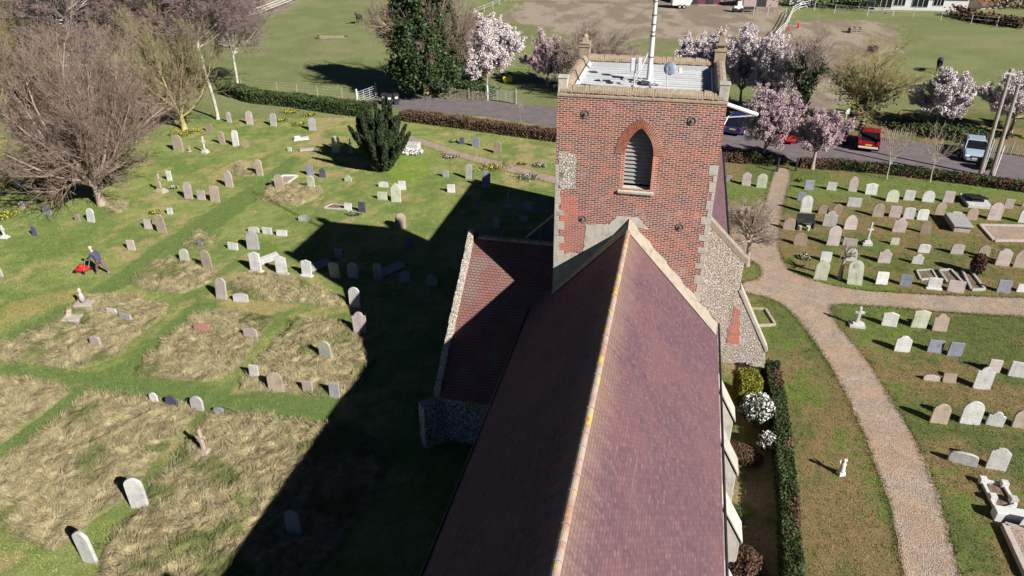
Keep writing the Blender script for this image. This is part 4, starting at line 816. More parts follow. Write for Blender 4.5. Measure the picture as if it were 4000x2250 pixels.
def stone(g_, xl, xr, yb, yt, sh, c, label, extra=None):
    a, b = zp(g_, xl, yb), zp(g_, xr, yb); p = (a+b)/2; wd = max(.25, abs((b-a).dot(RV))); le = R(rnd.gauss(5.5, 3)); lx = R(rnd.gauss(0, 1.6))
    if wd < .5: le *= .6
    h = height_to(p, REG[g_][1]+yt/2.415, (NV.x*math.tan(le), NV.y*math.tan(le))); h = max(.18, min(1.75, h)); th = .07+.05*rnd.random()+(.03 if wd > .8 else 0)
    if sh == 'x':
        k = h; mb = MB(); w_ = wd*.5; t_ = w_*.34; bh = k*.26
        mb.ext([(-t_*.62, bh-.05), (t_*.62, bh-.05), (t_*.5, k*.66), (w_*.62, k*.66), (w_*.62, k*.66+t_*.95), (t_*.45, k*.66+t_*.95), (t_*.45, k), (-t_*.45, k), (-t_*.45, k*.66+t_*.95), (-w_*.62, k*.66+t_*.95), (-w_*.62, k*.66), (-t_*.5, k*.66)], -.06, .06)
        o = mk('cross_headstone', mb, MAT['st_'+c], p, -CA+R(rnd.gauss(0, 4)), bevel=.012)
        mk('plinth', MB().box((0, 0, bh*.22), (wd, wd*.75, bh*.5)).box((0, 0, bh*.6), (wd*.72, wd*.55, bh*.42), top=.85), MAT['st_'+c], parent=o, bevel=.015); o.rotation_euler[0] = -le*.5
    else:
        mb = MB().ext(outline(sh, wd, h), -th/2, th/2); o = mk('headstone', mb, MAT['st_'+c], p, -CA+R(rnd.gauss(0, 4)), bevel=.014)
        o.rotation_euler[0] = -le; o.rotation_euler[1] = lx
        if extra == 'base': mk('plinth', MB().box((0, -.02, .04), (wd*1.18, .3, .1)), MAT['st_'+c], parent=o, bevel=.01)
        if extra == 'emblem': mk('roundel', MB().ext([(.16*math.cos(t*.39), h-.32+.16*math.sin(t*.39)) for t in range(16)], -th/2-.018, -th/2+.01), MAT['st_g'], parent=o, bevel=.006)
        if extra == 'mould': 
            q = outline(sh, wd*.86, h*.95); mk('panel', MB().ext([(x, max(z, .12)) for x, z in q], -th/2-.006, -th/2+.004), MAT['st_'+c], parent=o, bevel=.004)
    tag(o, label, 'headstone' if sh != 'x' else 'cross', 'headstones of the churchyard'); return o
ROWS = [
 ('back row by the dark green hedge', [('A',2140,2190,1155,1055,'r','p'),('A',2325,2395,1175,1045,'r','p'),('B',135,200,1190,1065,'r','g'),('B',500,573,1232,1105,'o','g')]),
 ('row just below the lichened tree', [('A',1635,1740,1425,1270,'r','t'),('A',1775,1810,1432,1375,'x','t','tiny tan cross between a tan headstone and a white cross'),('A',1905,1970,1442,1285,'x','w','tall white stone cross on a block, below the daffodil tree'),('A',2070,2135,1360,1235,'r','t'),('A',2195,2262,1380,1225,'r','w')]),
 ('', [('A',1940,2005,1240,1165,'c','b','squat orange-brown stone beside the trunk of the lichened tree'),('A',1015,1080,1392,1345,'r','w','pale stone glimpsed through the twigs of the big bare tree'),
   ('B',715,795,1440,1280,'r','n','tall pale green-white headstone left of the dark yew'),('B',875,920,1445,1310,'x','p','slim pinkish cross touching the left side of the yew'),('B',300,340,1425,1388,'s','w','tiny white block on the lawn left of the yew'),
   ('B',1920,1965,1360,1295,'c','s','small dark slate with white flowers beside the sandy footpath'),('B',2035,2115,1385,1295,'s','u','grey-blue square slab stone between hedge and sandy footpath'),('B',2240,2315,1449,1330,'r','b','brown round-topped stone edged white between footpath and hedge'),
   ('E',1575,1630,255,162,'s','w','small clean white upright slab above the leaning obelisk cross'),('E',1470,1575,365,185,'x','t','tan cross on stepped white base, lichened column leaning left'),
   ('E',1580,1635,570,510,'s','w','tiny white square stone alone on the lawn left of mown strip')]),
 ('trio beside the long mown strip', [('E',1740,1825,425,270,'r','p'),('E',1860,1945,435,345,'s','p'),('E',1985,2080,455,300,'c','t')]),
 ('pair above that trio near a straw tuft', [('E',2125,2210,315,160,'r','p'),('F',5,75,210,55,'r','t')]),
 ('', [('F',150,190,300,240,'s','g','small grey square stone half hidden behind a tan round headstone'),('F',185,275,345,195,'r','t','tan round headstone at the left end of the straw tuft'),('F',485,560,335,205,'r','n','grey-green round headstone at the right end of the straw tuft'),
   ('F',480,550,205,110,'s','u','slate-blue square headstone on a white foot, below the yew shadow'),('F',600,660,225,135,'m','s','dark slate shouldered headstone at the edge of the yew shadow'),
   ('F',835,905,262,205,'m','n','little grey-green shouldered stone below the yew'),('F',1155,1250,315,265,'c','w','low white curved stone right of the bright green patch'),('F',1345,1418,340,258,'s','w','white square stone right of the pointed gothic headstone'),
   ('F',1145,1245,432,360,'s','n','white-green square stone left of the pointed gothic headstone'),('F',1275,1372,455,275,'p','n','tall pointed gothic headstone, pale green, among small white stones'),
   ('F',1760,1820,222,155,'s','g','small grey square stone right of the yew near the footpath'),('F',1975,2035,240,100,'r','g','grey round headstone, foot touched by the tip of the big shadow'),('F',2128,2210,325,160,'r','u','blue-grey round headstone just inside the tip of the big shadow'),
   ('F',1805,1880,365,290,'s','w','small pinkish-white square stone by the edge of the nave shadow'),('F',965,1040,552,455,'s','s','dark slate square headstone leaning beside a grave with pink kerb'),
   ('F',830,905,530,465,'s','w','small white square stone standing on the pink kerbed grave'),('F',400,510,637,580,'c','g','low wide grey curved stone just above the corner of shadow'),('F',1310,1412,705,560,'r','t','tan round headstone whose foot is bitten by tower shadow')]),
 ('low row of white blocks left of the shadow', [('E',2340,2455,740,690,'c','w'),('F',60,158,757,697,'s','w'),('F',190,298,775,718,'s','w')]),
 ('', [('E',2145,2255,905,838,'s','w','low white block stone left of the large grey round headstone'),('E',2333,2453,903,735,'r','g','large grey round headstone below the low white blocks'),
   ('E',1860,1925,885,830,'s','u','small grey-blue slab in front of a straw tuft by mown strip')]),
 ('row of white gabled headstones left of the shadow', [('E',2363,2480,1115,925,'g','w',None,'base'),('F',195,305,1140,965,'g','w',None,'base'),('F',430,535,1155,1000,'g','w',None,'base')]),
 ('shaded row in the tower shadow', [('F',700,803,1175,1025,'c','g'),('F',865,975,1175,1025,'r','g'),('F',1105,1210,1190,1030,'r','g'),('F',1355,1455,1215,1105,'m','g'),('F',1612,1710,1245,1140,'r','g')]),
 ('', [('F',740,825,980,895,'s','g','shaded square stone standing alone above the shaded row'),('F',1413,1485,875,795,'s','u','blue-grey square stone just inside the top of the tower shadow'),
   ('F',2230,2300,710,600,'r','g','dim round headstone in deep shade left of the tower'),('G',65,150,640,580,'r','g','dim round headstone in deep shade touching the tower edge'),('G',232,300,550,470,'s','u','dim blue-grey square stone in deep shade by the tower edge'),('G',110,185,540,455,'c','g','dim curved stone in deep shade, left of a blue-grey square one'),('F',2345,2415,515,345,'x','g','dim cross in deep shade inside the tip of the big shadow'),
   ('F',880,1000,1449,1260,'r','w','large bright white round headstone leaning at the shadow edge'),
   ('J',925,1060,255,45,'m','p','tall pink-grey shouldered headstone hard against the shadow edge'),('J',597,733,505,318,'r','n','green-lichened round headstone with carving, alone in the straw grass'),
   ('J',120,270,790,615,'r','t','tan round headstone leaning at the lower-left corner of straw block'),('J',445,548,810,698,'s','p','small pinkish square stone in the middle below the straw block'),('J',690,800,850,712,'s','g','small grey square stone on the right below the straw block'),
   ('I',2358,2452,665,545,'s','w','small white square stone at left corner of the straw block'),
   ('I',1835,1985,240,155,'c','r','low brick-red curved stone sunk in the straw grass'),('I',2300,2445,305,195,'c','p','low pinkish-red curved stone sunk in straw grass, near the red one'),
   ('I',1010,1118,75,12,'s','w','small leaning white slab sunk in the upper-left straw grass'),('I',1125,1265,140,62,'s','g','small leaning grey slab beside a white one in straw grass'),('I',860,975,385,275,'c','p','sunken pink-grey stone alone in the upper-left straw grass'),
   ('I',1860,2010,1390,1150,'x','t','weathered sandstone cross leaning over its plinth in straw grass'),
   ('M',1240,1415,800,530,'r','w','large white mottled round headstone leaning in the lower-left straw grass'),('M',780,940,1315,1035,'r','w','large plain pale round headstone nearest the bottom-left corner'),
   ('N',290,445,1075,830,'r','g','shaded headstone with sunlit tip at the foot of the nave shadow')]),
 ('row above the big lower-left straw block', [('I',1415,1505,905,805,'o','w'),('I',1570,1700,950,835,'o','s'),('I',1800,1935,965,838,'r','g'),('I',2020,2120,1010,945,'c','u')]),
 ('pair standing above the middle straw block', [('E',1700,1795,1030,895,'r','n'),('E',1910,2015,1090,910,'r','t')]),
 ('', [('E',2035,2150,1370,1165,'r','p','tall pink round headstone with green top, centre of the left lawn'),('E',2200,2350,1395,1315,'c','g','low wide whitish curved stone right of a tall pink one'),
   ('E',1360,1445,710,615,'s','p','pink square stone, left one of a pair above the mown strip'),('E',1485,1585,745,570,'r','t','tan round stone, right one of a pair above the mown strip'),
   ('E',820,905,645,512,'r','w','white-green round headstone below the big bare tree'),('E',710,765,635,570,'c','b','small brown stone touching a white-green headstone under bare tree'),('E',1205,1285,908,815,'s','p','small pinkish square stone right of the person mowing'),
   ('E',185,240,515,445,'r','p','mauve-grey round stone with daffodils in the bare tree shade'),('E',400,495,575,480,'r','u','dark blue-grey stone with daffodils under the bare tree'),('E',310,360,775,680,'m','s','dark slate leaning stone with red flowers, far left lawn'),
   ('E',15,85,795,675,'x','w','bright white cross at the left edge of the picture'),('E',-40,35,1155,1050,'r','p','pinkish stone cut by the left edge, below the white cross'),('E',140,215,320,262,'s','g','grey slab seen through the lowest twigs of the bare tree')]),
 ('first row right of the path, below roadside hedge', [('H',340,425,340,250,'s','u'),('H',550,637,345,268,'s','g'),('H',755,835,357,212,'p','p'),('H',915,1020,385,275,'g','w'),('H',1110,1220,455,338,'r','n'),('H',1275,1370,440,345,'s','w'),('H',1450,1560,455,348,'r','w'),('H',1645,1740,460,355,'s','p')]),
 ('', [('H',2220,2300,515,430,'s','p','small pinkish square stone right of the black marble grave'),('H',272,345,445,362,'s','u','blue-grey square slab half hidden behind a tall round headstone'),
   ('H',300,405,555,395,'r','w','tall white round headstone nearest the gravel path, second row','mould'),('H',740,868,498,418,'s','g','wide low grey-mauve slab stone alone above the brown pair'),('H',470,560,570,485,'r','b','left of two brown weathered stones by the path'),('H',600,680,590,475,'r','b','right of two brown weathered stones by the path')]),
 ('second row below the roadside hedge', [('H',980,1080,595,470,'r','t'),('H',1137,1240,600,495,'s','p'),('H',1270,1370,615,508,'c','w'),('H',1400,1500,625,525,'c','w'),('H',1560,1650,600,460,'r','b'),('H',1725,1810,612,548,'s','w'),('H',1870,1965,625,510,'r','b'),('H',2065,2185,625,462,'r','p'),('H',2355,2450,650,520,'r','w')]),
 ('', [('H',2390,2450,500,440,'m','b','brown stone cut by the right edge near the black grave'),('H',140,245,717,610,'r','t','tan round headstone at the path edge beside the flower bench'),('H',512,635,682,540,'m','g','grey domed headstone right of the flower bench'),('H',712,830,715,570,'p','p','pale pink pointed headstone right of the grey domed one'),('H',885,975,858,650,'x','w','pale cross on stepped plinth in the middle of the right rows'),
   ('H',1170,1285,740,605,'m','p','pink-grey shouldered headstone below two white curved ones'),('H',1435,1525,752,640,'r','b','brown round stone left of the long table tomb'),
   ('H',240,360,865,745,'r','b','brown-green round headstone at the bend of the path'),('H',550,665,865,680,'r','p','tall round headstone blotched with white lichen'),('H',700,830,868,800,'s','p','low wide pinkish stone between blotched headstone and cross'),('H',1150,1228,860,795,'s','n','small square block with a dark shadow right of the cross'),
   ('H',1410,1515,932,855,'c','w','small white curved stone, left of a similar pink one'),('H',1718,1832,945,855,'c','p','small pink curved stone, right of a similar white one'),('H',1975,2075,975,868,'r','t','tan round stone behind the brown bush'),('H',2140,2265,1055,895,'o','p','pale pink ogee headstone right of the brown bush','mould'),('H',2310,2430,1075,900,'p','t','tan pointed headstone at the right edge below the kerbed plot'),
   ('H',490,590,1018,925,'s','w','pale square stone behind the tall green round headstone'),('H',735,830,1010,895,'r','w','white round stone behind the stubby pollard tree'),('H',1030,1145,1028,900,'m','p','pink scrolled-top headstone right of the stubby pollard'),('H',1352,1450,1038,948,'m','w','small white shouldered stone above the broken kerbs')]),
 ('', [('H',425,550,1190,1008,'r','n','tall green-white round headstone at the front, path junction','mould'),('H',745,880,1235,1005,'r','n','tallest round headstone with round carved emblem near path junction','emblem'),('H',1012,1120,1230,1115,'s','w','white square headstone in the front row, right of emblem stone'),('H',1240,1345,1245,1142,'s','u','slate-blue square headstone in the front row'),('H',1500,1620,1275,1175,'s','w','white square headstone on base with white vases, front row','base'),('H',1690,1835,1305,1200,'s','p','wide pinkish headstone in front of stone kerbs, front row'),('H',2155,2270,1310,1195,'s','u','slate-blue headstone with faint lettering, right end of front row'),('H',2340,2440,1305,1230,'s','w','cream low stone at the right edge of the front row'),
   ('G',2017,2070,260,205,'s','g','small grey stone touching the tower roofline, right lawn'),('G',2165,2250,300,175,'o','p','pinkish shouldered headstone left of the straight path'),('G',2303,2395,320,190,'r','n','greenish round headstone left of the straight path'),('G',2130,2235,600,500,'s','p','pink-white square headstone behind the bare pollard')]),
 ('row just below the side path', [('L',765,905,175,-8,'x','w','white cross on tall plinth at the fork of the paths'),('L',1070,1205,175,45,'g','w'),('L',1345,1485,190,25,'g','n'),('L',1545,1680,222,60,'m','t')]),
 ('second row below the side path', [('L',1188,1330,415,270,'o','w'),('L',1500,1635,425,310,'s','u'),('L',1685,1815,458,335,'s','u')]),
 ('', [('L',1930,2085,770,565,'m','w','tall white headstone with notched top, a smaller one behind'),('L',2060,2175,610,495,'s','p','small pink headstone half behind a tall white notched one'),('L',2265,2450,655,522,'s','w','pale square headstone at right edge, third row below side path'),('L',1465,1610,692,638,'c','p','sunken low stone, left of two by the main path'),('L',1645,1762,710,625,'s','t','sunken low stone with pale foot, right of two by main path')]),
 ('row with the biggest white round headstone', [('L',1525,1680,1090,912,'r','t'),('L',1805,1985,1098,890,'r','w'),('L',2055,2200,1115,990,'m','w'),('L',2300,2460,1135,970,'r','t')]),
 ('', [('P',1705,1950,385,290,'c','w','wide low white curved stone, lichen streaked, lower right'),('P',2055,2230,440,240,'o','w','white ogee headstone right of the wide low curved stone'),('P',2500,2640,1100,900,'s','w','white stone just beyond the right edge near the white kerbs')]),
]
n_unn = 0
for row, items in ROWS:
    tot = len([t for t in items if len(t) == 7 or t[7] is None])
    for i_, t in enumerate(items):
        ex = t[8] if len(t) > 8 else None; lab = t[7] if len(t) > 7 else None
        if lab in ('mould',): lab = None
        if not lab: lab = f"{ST[t[6]][0]} {SHN[t[5]]} headstone, {ORD[i_]} from left in {row}"
        stone(*t[:7], lab, ex)
def kerb(g_, pts, label, mat='st_w', fill='soil', h=.14, w_=.13, blocks=None, cat='grave', hh=.04):
    q = [zp(g_, *p) for p in pts]; c = sum(q, Vector())/len(q); root = empty('kerbed_grave', c, 0, label, cat, None); n = len(q)
    for a, b in zip(q, q[1:]+q[:1]):
        d = b-a; mk('kerb', MB().box((0, 0, 0), (d.length-.02, w_, h)), MAT[mat], (a+b)/2-c+Vector((0, 0, h/2)), math.atan2(d.y, d.x), root, .012)
    mb = MB(); mb.add([((p-c).x*.94, (p-c).y*.94, hh) for p in q], [tuple(range(n))]); mk('infill', mb, MAT[fill], parent=root)
    for b in (blocks or []): p = zp(g_, *b)-c; mk('corner_block', MB().box((0, 0, .15), (.24, .24, .28)), MAT[mat], p, -CA, root, .02)
    return root
kerb('F', [(160, 300), (255, 215), (395, 215), (290, 290)], 'white and grey kerbed grave behind the tan round headstone', 'st_w', 'gravel')
kerb('F', [(640, 520), (720, 480), (905, 505), (830, 530)], 'pinkish kerbed grave with tangled dry flowers', 'st_p', 'soil', .1, .1)
kerb('P', [(2010, 560), (2215, 600), (2330, 800), (2150, 850)], 'white marble kerbed grave with square corner blocks, lower right', 'st_w', 'soil', .14, .12, [(2015, 575), (2215, 610), (2105, 735), (2300, 760)])
o = mk('headstone', MB().ext([(-.75, 0), (.75, 0), (.75, .42), (-.75, .42)], -.2, .2), MAT['white'], zp('P', 2330, 925), -CA, bevel=.02); tag(o, 'low wide bright white marble block at the foot of the white kerbs', 'headstone')
kerb('P', [(2215, 990), (2560, 1090), (2700, 1500), (2450, 1500)], 'large flat grey-mauve slab grave in the bottom right corner', 'st_p', 'gravel', .22, .2, hh=.2)
kerb('H', [(2000, 680), (2500, 690), (2560, 830), (2130, 828)], 'large stone-kerbed plot of pinkish chippings at the right edge', 'st_p', 'gravel', .12, .2)
kerb('H', [(1610, 1110), (1720, 1105), (1830, 1225), (1690, 1230)], 'narrow stone-kerbed grave behind the wide pinkish headstone', 'st_g', 'soil')
kerb('H', [(1400, 1110), (1540, 1100), (1590, 1180), (1440, 1195)], 'grave edged with broken pale kerb pieces and stones', 'st_g', 'soil', .1, .1)
kerb('H', [(1825, 1105), (1905, 1115), (2040, 1290), (1915, 1295)], 'stone-kerbed grave of grass with white foot, right of pinkish headstone', 'st_g', 'soil')
kerb('G', [(2245, 1440), (2960, 1500), (3070, 1625), (2245, 1610)] if False else [(2180, 1470), (2390, 1478), (2480, 1625), (2245, 1640)], 'grass plot edged by low stone kerbs beside the flint gable', 'st_t', 'turf', .14, .12)
c0 = zp('H', 1955, 470); root = empty('black_marble_grave', c0, -CA, 'polished black slab grave with pale surround near the poles', 'grave')
mk('surround', MB().box((0, .1, .12), (1.5, 2.1, .24)), MAT['st_w'], parent=root, bevel=.02); mk('slab', MB().box((0, .25, .42), (1.05, 1.6, .12), rx=R(-12)).box((0, .3, .28), (.8, 1.2, .2)), paint('black_marble', (.012, .012, .015)), parent=root, bevel=.02)
c0 = zp('H', 1830, 735); root = empty('table_tomb', c0, -CA, 'flat grey ledger slab on a low tomb among the right-hand rows', 'tomb')
mk('base', MB().box((-.1, .75, .2), (.95, 1.9, .4)), MAT['st_p'], parent=root, bevel=.02); mk('slab', MB().box((-.1, .75, .46), (1.15, 2.1, .12)), MAT['st_g'], parent=root, bevel=.02)
for x_, y_, L_, lab in ((115, 1030, 1.5, 'long weathered slab leaning behind the second white gabled headstone'), (590, 1090, 1.6, 'fallen slab leaning in shade beside the third white gabled headstone'), (1265, 1130, 1.9, 'large slab tilted in shade behind a round headstone')):
    tag(mk('fallen_slab', MB().box((0, 0, .25), (.55, L_, .12), ry=R(25)), MAT['st_g'], zp('F', x_, y_), -R(45), bevel=.02), lab, 'slab')
for g_, x_, y_, lab in (('I', 690, 130, 'broken stone pieces of a collapsed grave in the straw grass'), ('E', 800, 1440, 'broken pedestal with a small figure at the straw grass edge')):
    root = empty('broken_monument', zp(g_, x_, y_), -CA, lab, 'grave')
    mb = MB().box((0, 0, .12), (.9, .6, .24), rz=.3); mk('base', mb, MAT['st_p'], parent=root, bevel=.03)
    mk('fragment', MB().box((-.25, .15, .38), (.3, .24, .4), rz=.4, ry=.3, top=.7), MAT['st_t'], parent=root, bevel=.03); mk('fragment', MB().box((.5, -.25, .08), (.6, .2, .14), rz=-.5), MAT['st_p'], parent=root, bevel=.02)
    if g_ == 'E': mk('figure', MB().lathe([(.12, .3), (.15, .55), (.1, .8), (.06, .88), (.1, .98), (.09, 1.08), (.03, 1.14)], 10), MAT['st_p'], parent=root, smooth=True)
# little angel statue on the grass strip, tomb with flowers by the yew, benches
root = empty('angel_statue', zp('P', 685, 492), R(10), 'small white angel statue alone on the grass left of the main path', 'statue')
mk('plinth', MB().box((0, 0, .09), (.26, .24, .18), top=.9), MAT['st_w'], parent=root, bevel=.01)
mk('figure', MB().lathe([(.10, .17), (.12, .25), (.085, .42), (.10, .55), (.05, .62), (.045, .65), (.065, .70), (.06, .77), (.02, .81)], 12), MAT['flower_w'], parent=root, smooth=True)
for s_ in (-1, 1): mk('wing', MB().ext([(0, .4), (s_*.16, .62), (s_*.14, .78), (s_*.03, .6)], .04, .07), MAT['flower_w'], parent=root)
def flowers(pos, n, r, mat, label, h=.14, green=True, cat='flowers'):
    n = max(n, 110)
    root = empty('flowers', pos, 0, label, cat); C = np.c_[nr.normal(0, r*.5, n), nr.normal(0, r*.4, n), nr.uniform(h*.5, h*1.2, n)]; V, F = quads(C, .055, (0, -.3, 1)); mknp('bloom', V, F, MAT[mat], parent=root)
    if green: C = np.c_[nr.normal(0, r*.55, n*2), nr.normal(0, r*.45, n*2), nr.uniform(0, h, n*2)]; V, F = quads(C, .08, (0, 0, 1)); mknp('leaves', V, F, MAT['hedge'], parent=root)
flowers(zp('A', 1700, 1262), 260, .9, 'flower_y', 'drift of daffodils at the foot of the lichened tree'); flowers(zp('A', 1835, 1240), 60, .4, 'flower_y', 'smaller daffodil clump right of the lichened trunk')
flowers(zp('E', 75, 310), 120, .7, 'flower_y', 'daffodils in the bare tree shade at the left edge'); flowers(zp('E', 35, 595), 170, .8, 'flower_y', 'bright daffodil clump above the white cross at left'); flowers(zp('E', 520, 497), 120, .8, 'flower_y', 'daffodils beside the dark blue-grey stone under bare tree')
flowers(zp('E', 1465, 565), 70, .3, 'flower_y', 'daffodils behind the tan round stone above the mown strip'); flowers(zp('B', 320, 1060), 50, .7, 'flower_y', 'sparse daffodils in front of the dark hedge, left'); flowers(zp('B', 500, 1090), 60, .6, 'flower_y', 'sparse daffodils in front of the dark hedge, right')
flowers(zp('B', 235, 1140), 80, .5, 'flower_y', 'pale primroses beside the grey round headstone'); flowers(zp('B', 405, 1175), 80, .5, 'flower_y', 'pale primroses left of the shouldered headstone')
flowers(zp('B', 1870, 1340), 60, .3, 'flower_w', 'white grave flowers beside the small dark slate'); flowers(zp('F', 1830, 35), 70, .6, 'blos_d', 'mixed grave flowers right of the yew by footpath'); flowers(zp('G', 95, 105), 40, .25, 'flower_y', 'yellow grave flowers between footpath and hedge'); flowers(zp('G', 265, 115), 110, .5, 'flower_w', 'white and silver grave decorations by the tower, above the footpath')
flowers(zp('G', 140, 225), 90, .8, 'flower_w', 'scattered pale flowers below the footpath beside the tower'); flowers(zp('F', 2240, 140), 80, 1.2, 'flower_y', 'crocuses dotted along the near side of the footpath')
flowers(zp('F', 925, 575), 90, .35, 'flower_w', 'white and brown wreath below the leaning dark slate'); flowers(zp('H', 330, 985), 60, .35, 'flower_w', 'small cream flowers in grass at the path junction'); flowers(zp('H', 295, 262), 50, .2, 'flower_y', 'tiny yellow flower pot left of the slate headstone'); flowers(zp('E', 1635, 330), 40, .25, 'blos_p', 'pink flowers beside the cross on a white base')
root = empty('decorated_grave', zp('B', 1465, 1425), -CA, 'white grave heaped with ornaments and wreaths right of the yew', 'grave')
mk('chest', MB().box((0, .5, .28), (1.1, .8, .56)), MAT['st_w'], parent=root, bevel=.03); 
C = np.c_[nr.uniform(-.9, 1.1, 260), nr.uniform(-1.2, .3, 260), nr.uniform(.03, .25, 260)]; V, F = quads(C, .13); mknp('ornaments', V, F, MAT['flower_w'], parent=root)
root = empty('flat_memorial', zp('B', 425, 1315), R(20), 'white open-book memorial lying on the lawn left of the yew', 'memorial'); mk('slab', MB().box((0, 0, .06), (1.3, .7, .12)), MAT['st_w'], parent=root, bevel=.02); mk('book', MB().box((-.3, -.05, .2), (.5, .4, .14), rx=R(20)), MAT['white'], parent=root, bevel=.02)
tag(mk('flat_memorial', MB().box((0, 0, .07), (1.2, .55, .14)), MAT['st_p'], zp('B', 480, 1415), R(15), bevel=.02), 'pinkish flat slab lying on the lawn nearer the yew', 'memorial')
root = empty('memorial_bench', zp('H', 345, 695), -CA+R(5), 'dark bench-like grave with railing and flower pots by the path', 'grave')
mk('seat', MB().box((0, 0, .42), (1.15, .45, .06)), MAT['dark'], parent=root, bevel=.01); mk('backrest', MB().box((0, .2, .68), (1.15, .05, .4)), MAT['dark'], parent=root, bevel=.01)
for x in (-.5, .5): mk('leg', MB().box((x, 0, .2), (.08, .42, .4)), MAT['dark'], parent=root)
mk('pot', MB().lathe([(.1, 0), (.14, .28), (.12, .3)], 10, (-.42, -.45, 0)), MAT['st_t'], parent=root); mk('pot', MB().lathe([(.1, 0), (.14, .28), (.12, .3)], 10, (.1, -.45, 0)), MAT['st_w'], parent=root)



# ------------------------------------------------------------------ shrubs in the church border
def shrub(px, py, z0, h, r, label, mat, name='shrub', n=7000, leaf=.06, shape='ball', fl=None, fn=0, fs=.06):
    base = at(px, py, 0); root = empty(name, base, 0, label, 'shrub'); mb = MB()
    for k in range(9): a = k*.7; mb.tube((0, 0, 0), (math.cos(a)*r*.5, math.sin(a)*r*.5, h*.6), .02, .01, 4)
    mk('stem', mb, MAT['bark'], parent=root); d = nr.normal(0, 1, (n, 3)); d /= np.linalg.norm(d, axis=1, keepdims=True)
    if shape == 'box':
        d = nr.uniform(-1, 1, (n, 3)); ax_ = nr.integers(0, 3, n); d[np.arange(n), ax_] = np.sign(nr.normal(0, 1, n)); l5 = (np.abs(d)**5).sum(1, keepdims=True)**.2; d = d/l5; rr = 1+nr.normal(0, .035, (n, 1))
    else: rr = (1+.18*(fbm(d[:, 0]*3+px, d[:, 1]*3+d[:, 2]*2, 5)-.5)*2)[:, None]*nr.uniform(.72, 1.03, (n, 1))
    C = d*rr*np.array([[r, r, (h-z0)/2]])+np.array([[0, 0, (h+z0)/2]]); V, F = quads(C, leaf); mknp('foliage', V, F, MAT[mat], parent=root)
    core = MB().ell((0, 0, (h+z0)/2), (r*.8, r*.8, (h-z0)*.4), 12, 8, .1); mk('inner', core, MAT['hedge_brown' if mat == 'hedge_brown' else 'hedge'], parent=root)
    if fl: k = (d[:, 2] > -.35); C = (C*1.03)[k][:fn]; V, F = quads(C, fs); mknp('bloom', V, F, MAT[fl], parent=root)
    return root
shrub(1872, 1010, .05, 1.5, .5, 'clipped golden-green conifer block in the church border', 'gold', 'clipped_conifer', 16000, .05, 'box')
shrub(1895, 1072, .35, 1.55, .62, 'round bush covered in white blooms in front of golden conifer', 'hedge', 'flowering_bush', 7000, .07, fl='flower_w', fn=1500, fs=.085)
shrub(1925, 1140, .25, 1.0, .38, 'smaller white-flowered bush beside the clipped hedge', 'hedge', 'flowering_bush', 3500, .06, fl='flower_w', fn=500, fs=.085)
shrub(1872, 1150, .02, .42, .6, 'low brown leafless shrub under the white-flowered bushes', 'hedge_brown', n=2600, leaf=.045)
shrub(1840, 1300, .02, .5, .32, 'small blue-green shrub at the foot of a white buttress', 'hedge', n=2500)
shrub(1862, 1432, .05, .8, .6, 'brown dry hydrangea bush at the bottom of the church border', 'hedge_brown', n=5000, leaf=.07)
shrub(2452, 690, .02, 1.35, .38, 'brown-leaved upright bush among the right-hand headstones', 'hedge_brown', n=3500, leaf=.06)
shrub(1905, 960, .02, .7, .35, 'dark leafy shrub at the church end of clipped hedge', 'hedge', n=2500, leaf=.09)
shrub(2475, 425, .02, .9, .6, 'dark ivy mound around the feet of the two poles', 'ivy', n=3500, leaf=.09)

# ------------------------------------------------------------------ poles
for (px, py, tx_, ty_, lab) in ((2465, 440, 2541, 172, 'taller grey wooden pole with small crossarm, left of two'), (2488, 460, 2563, 212, 'shorter wooden pole, right of two')):
    b = at(px, py); h = height_to(b, ty_*1.553); root = empty('utility_pole', b, 0, lab, 'pole', 'utility poles by the car park')
    top = Vector((-.35, 0, h)); mk('shaft', MB().tube((0, 0, -.1), top, .16, .115, 10), MAT['pole'], parent=root, smooth=False)
    if tx_ == 2541: mk('crossarm', MB().box(top-Vector((0, .08, .35)), (.9, .09, .1), ry=R(8)), MAT['metal'], parent=root); mk('insulator', MB().lathe([(.04, 0), (.05, .1), (.02, .14)], 8, top+Vector((.3, -.08, -.3))), MAT['metal'], parent=root)
    mk('guard_strip', MB().box((0.09, -.15, 1.6), (.06, .03, 2.6)), MAT['white' if tx_ == 2563 else 'metal'], parent=root)

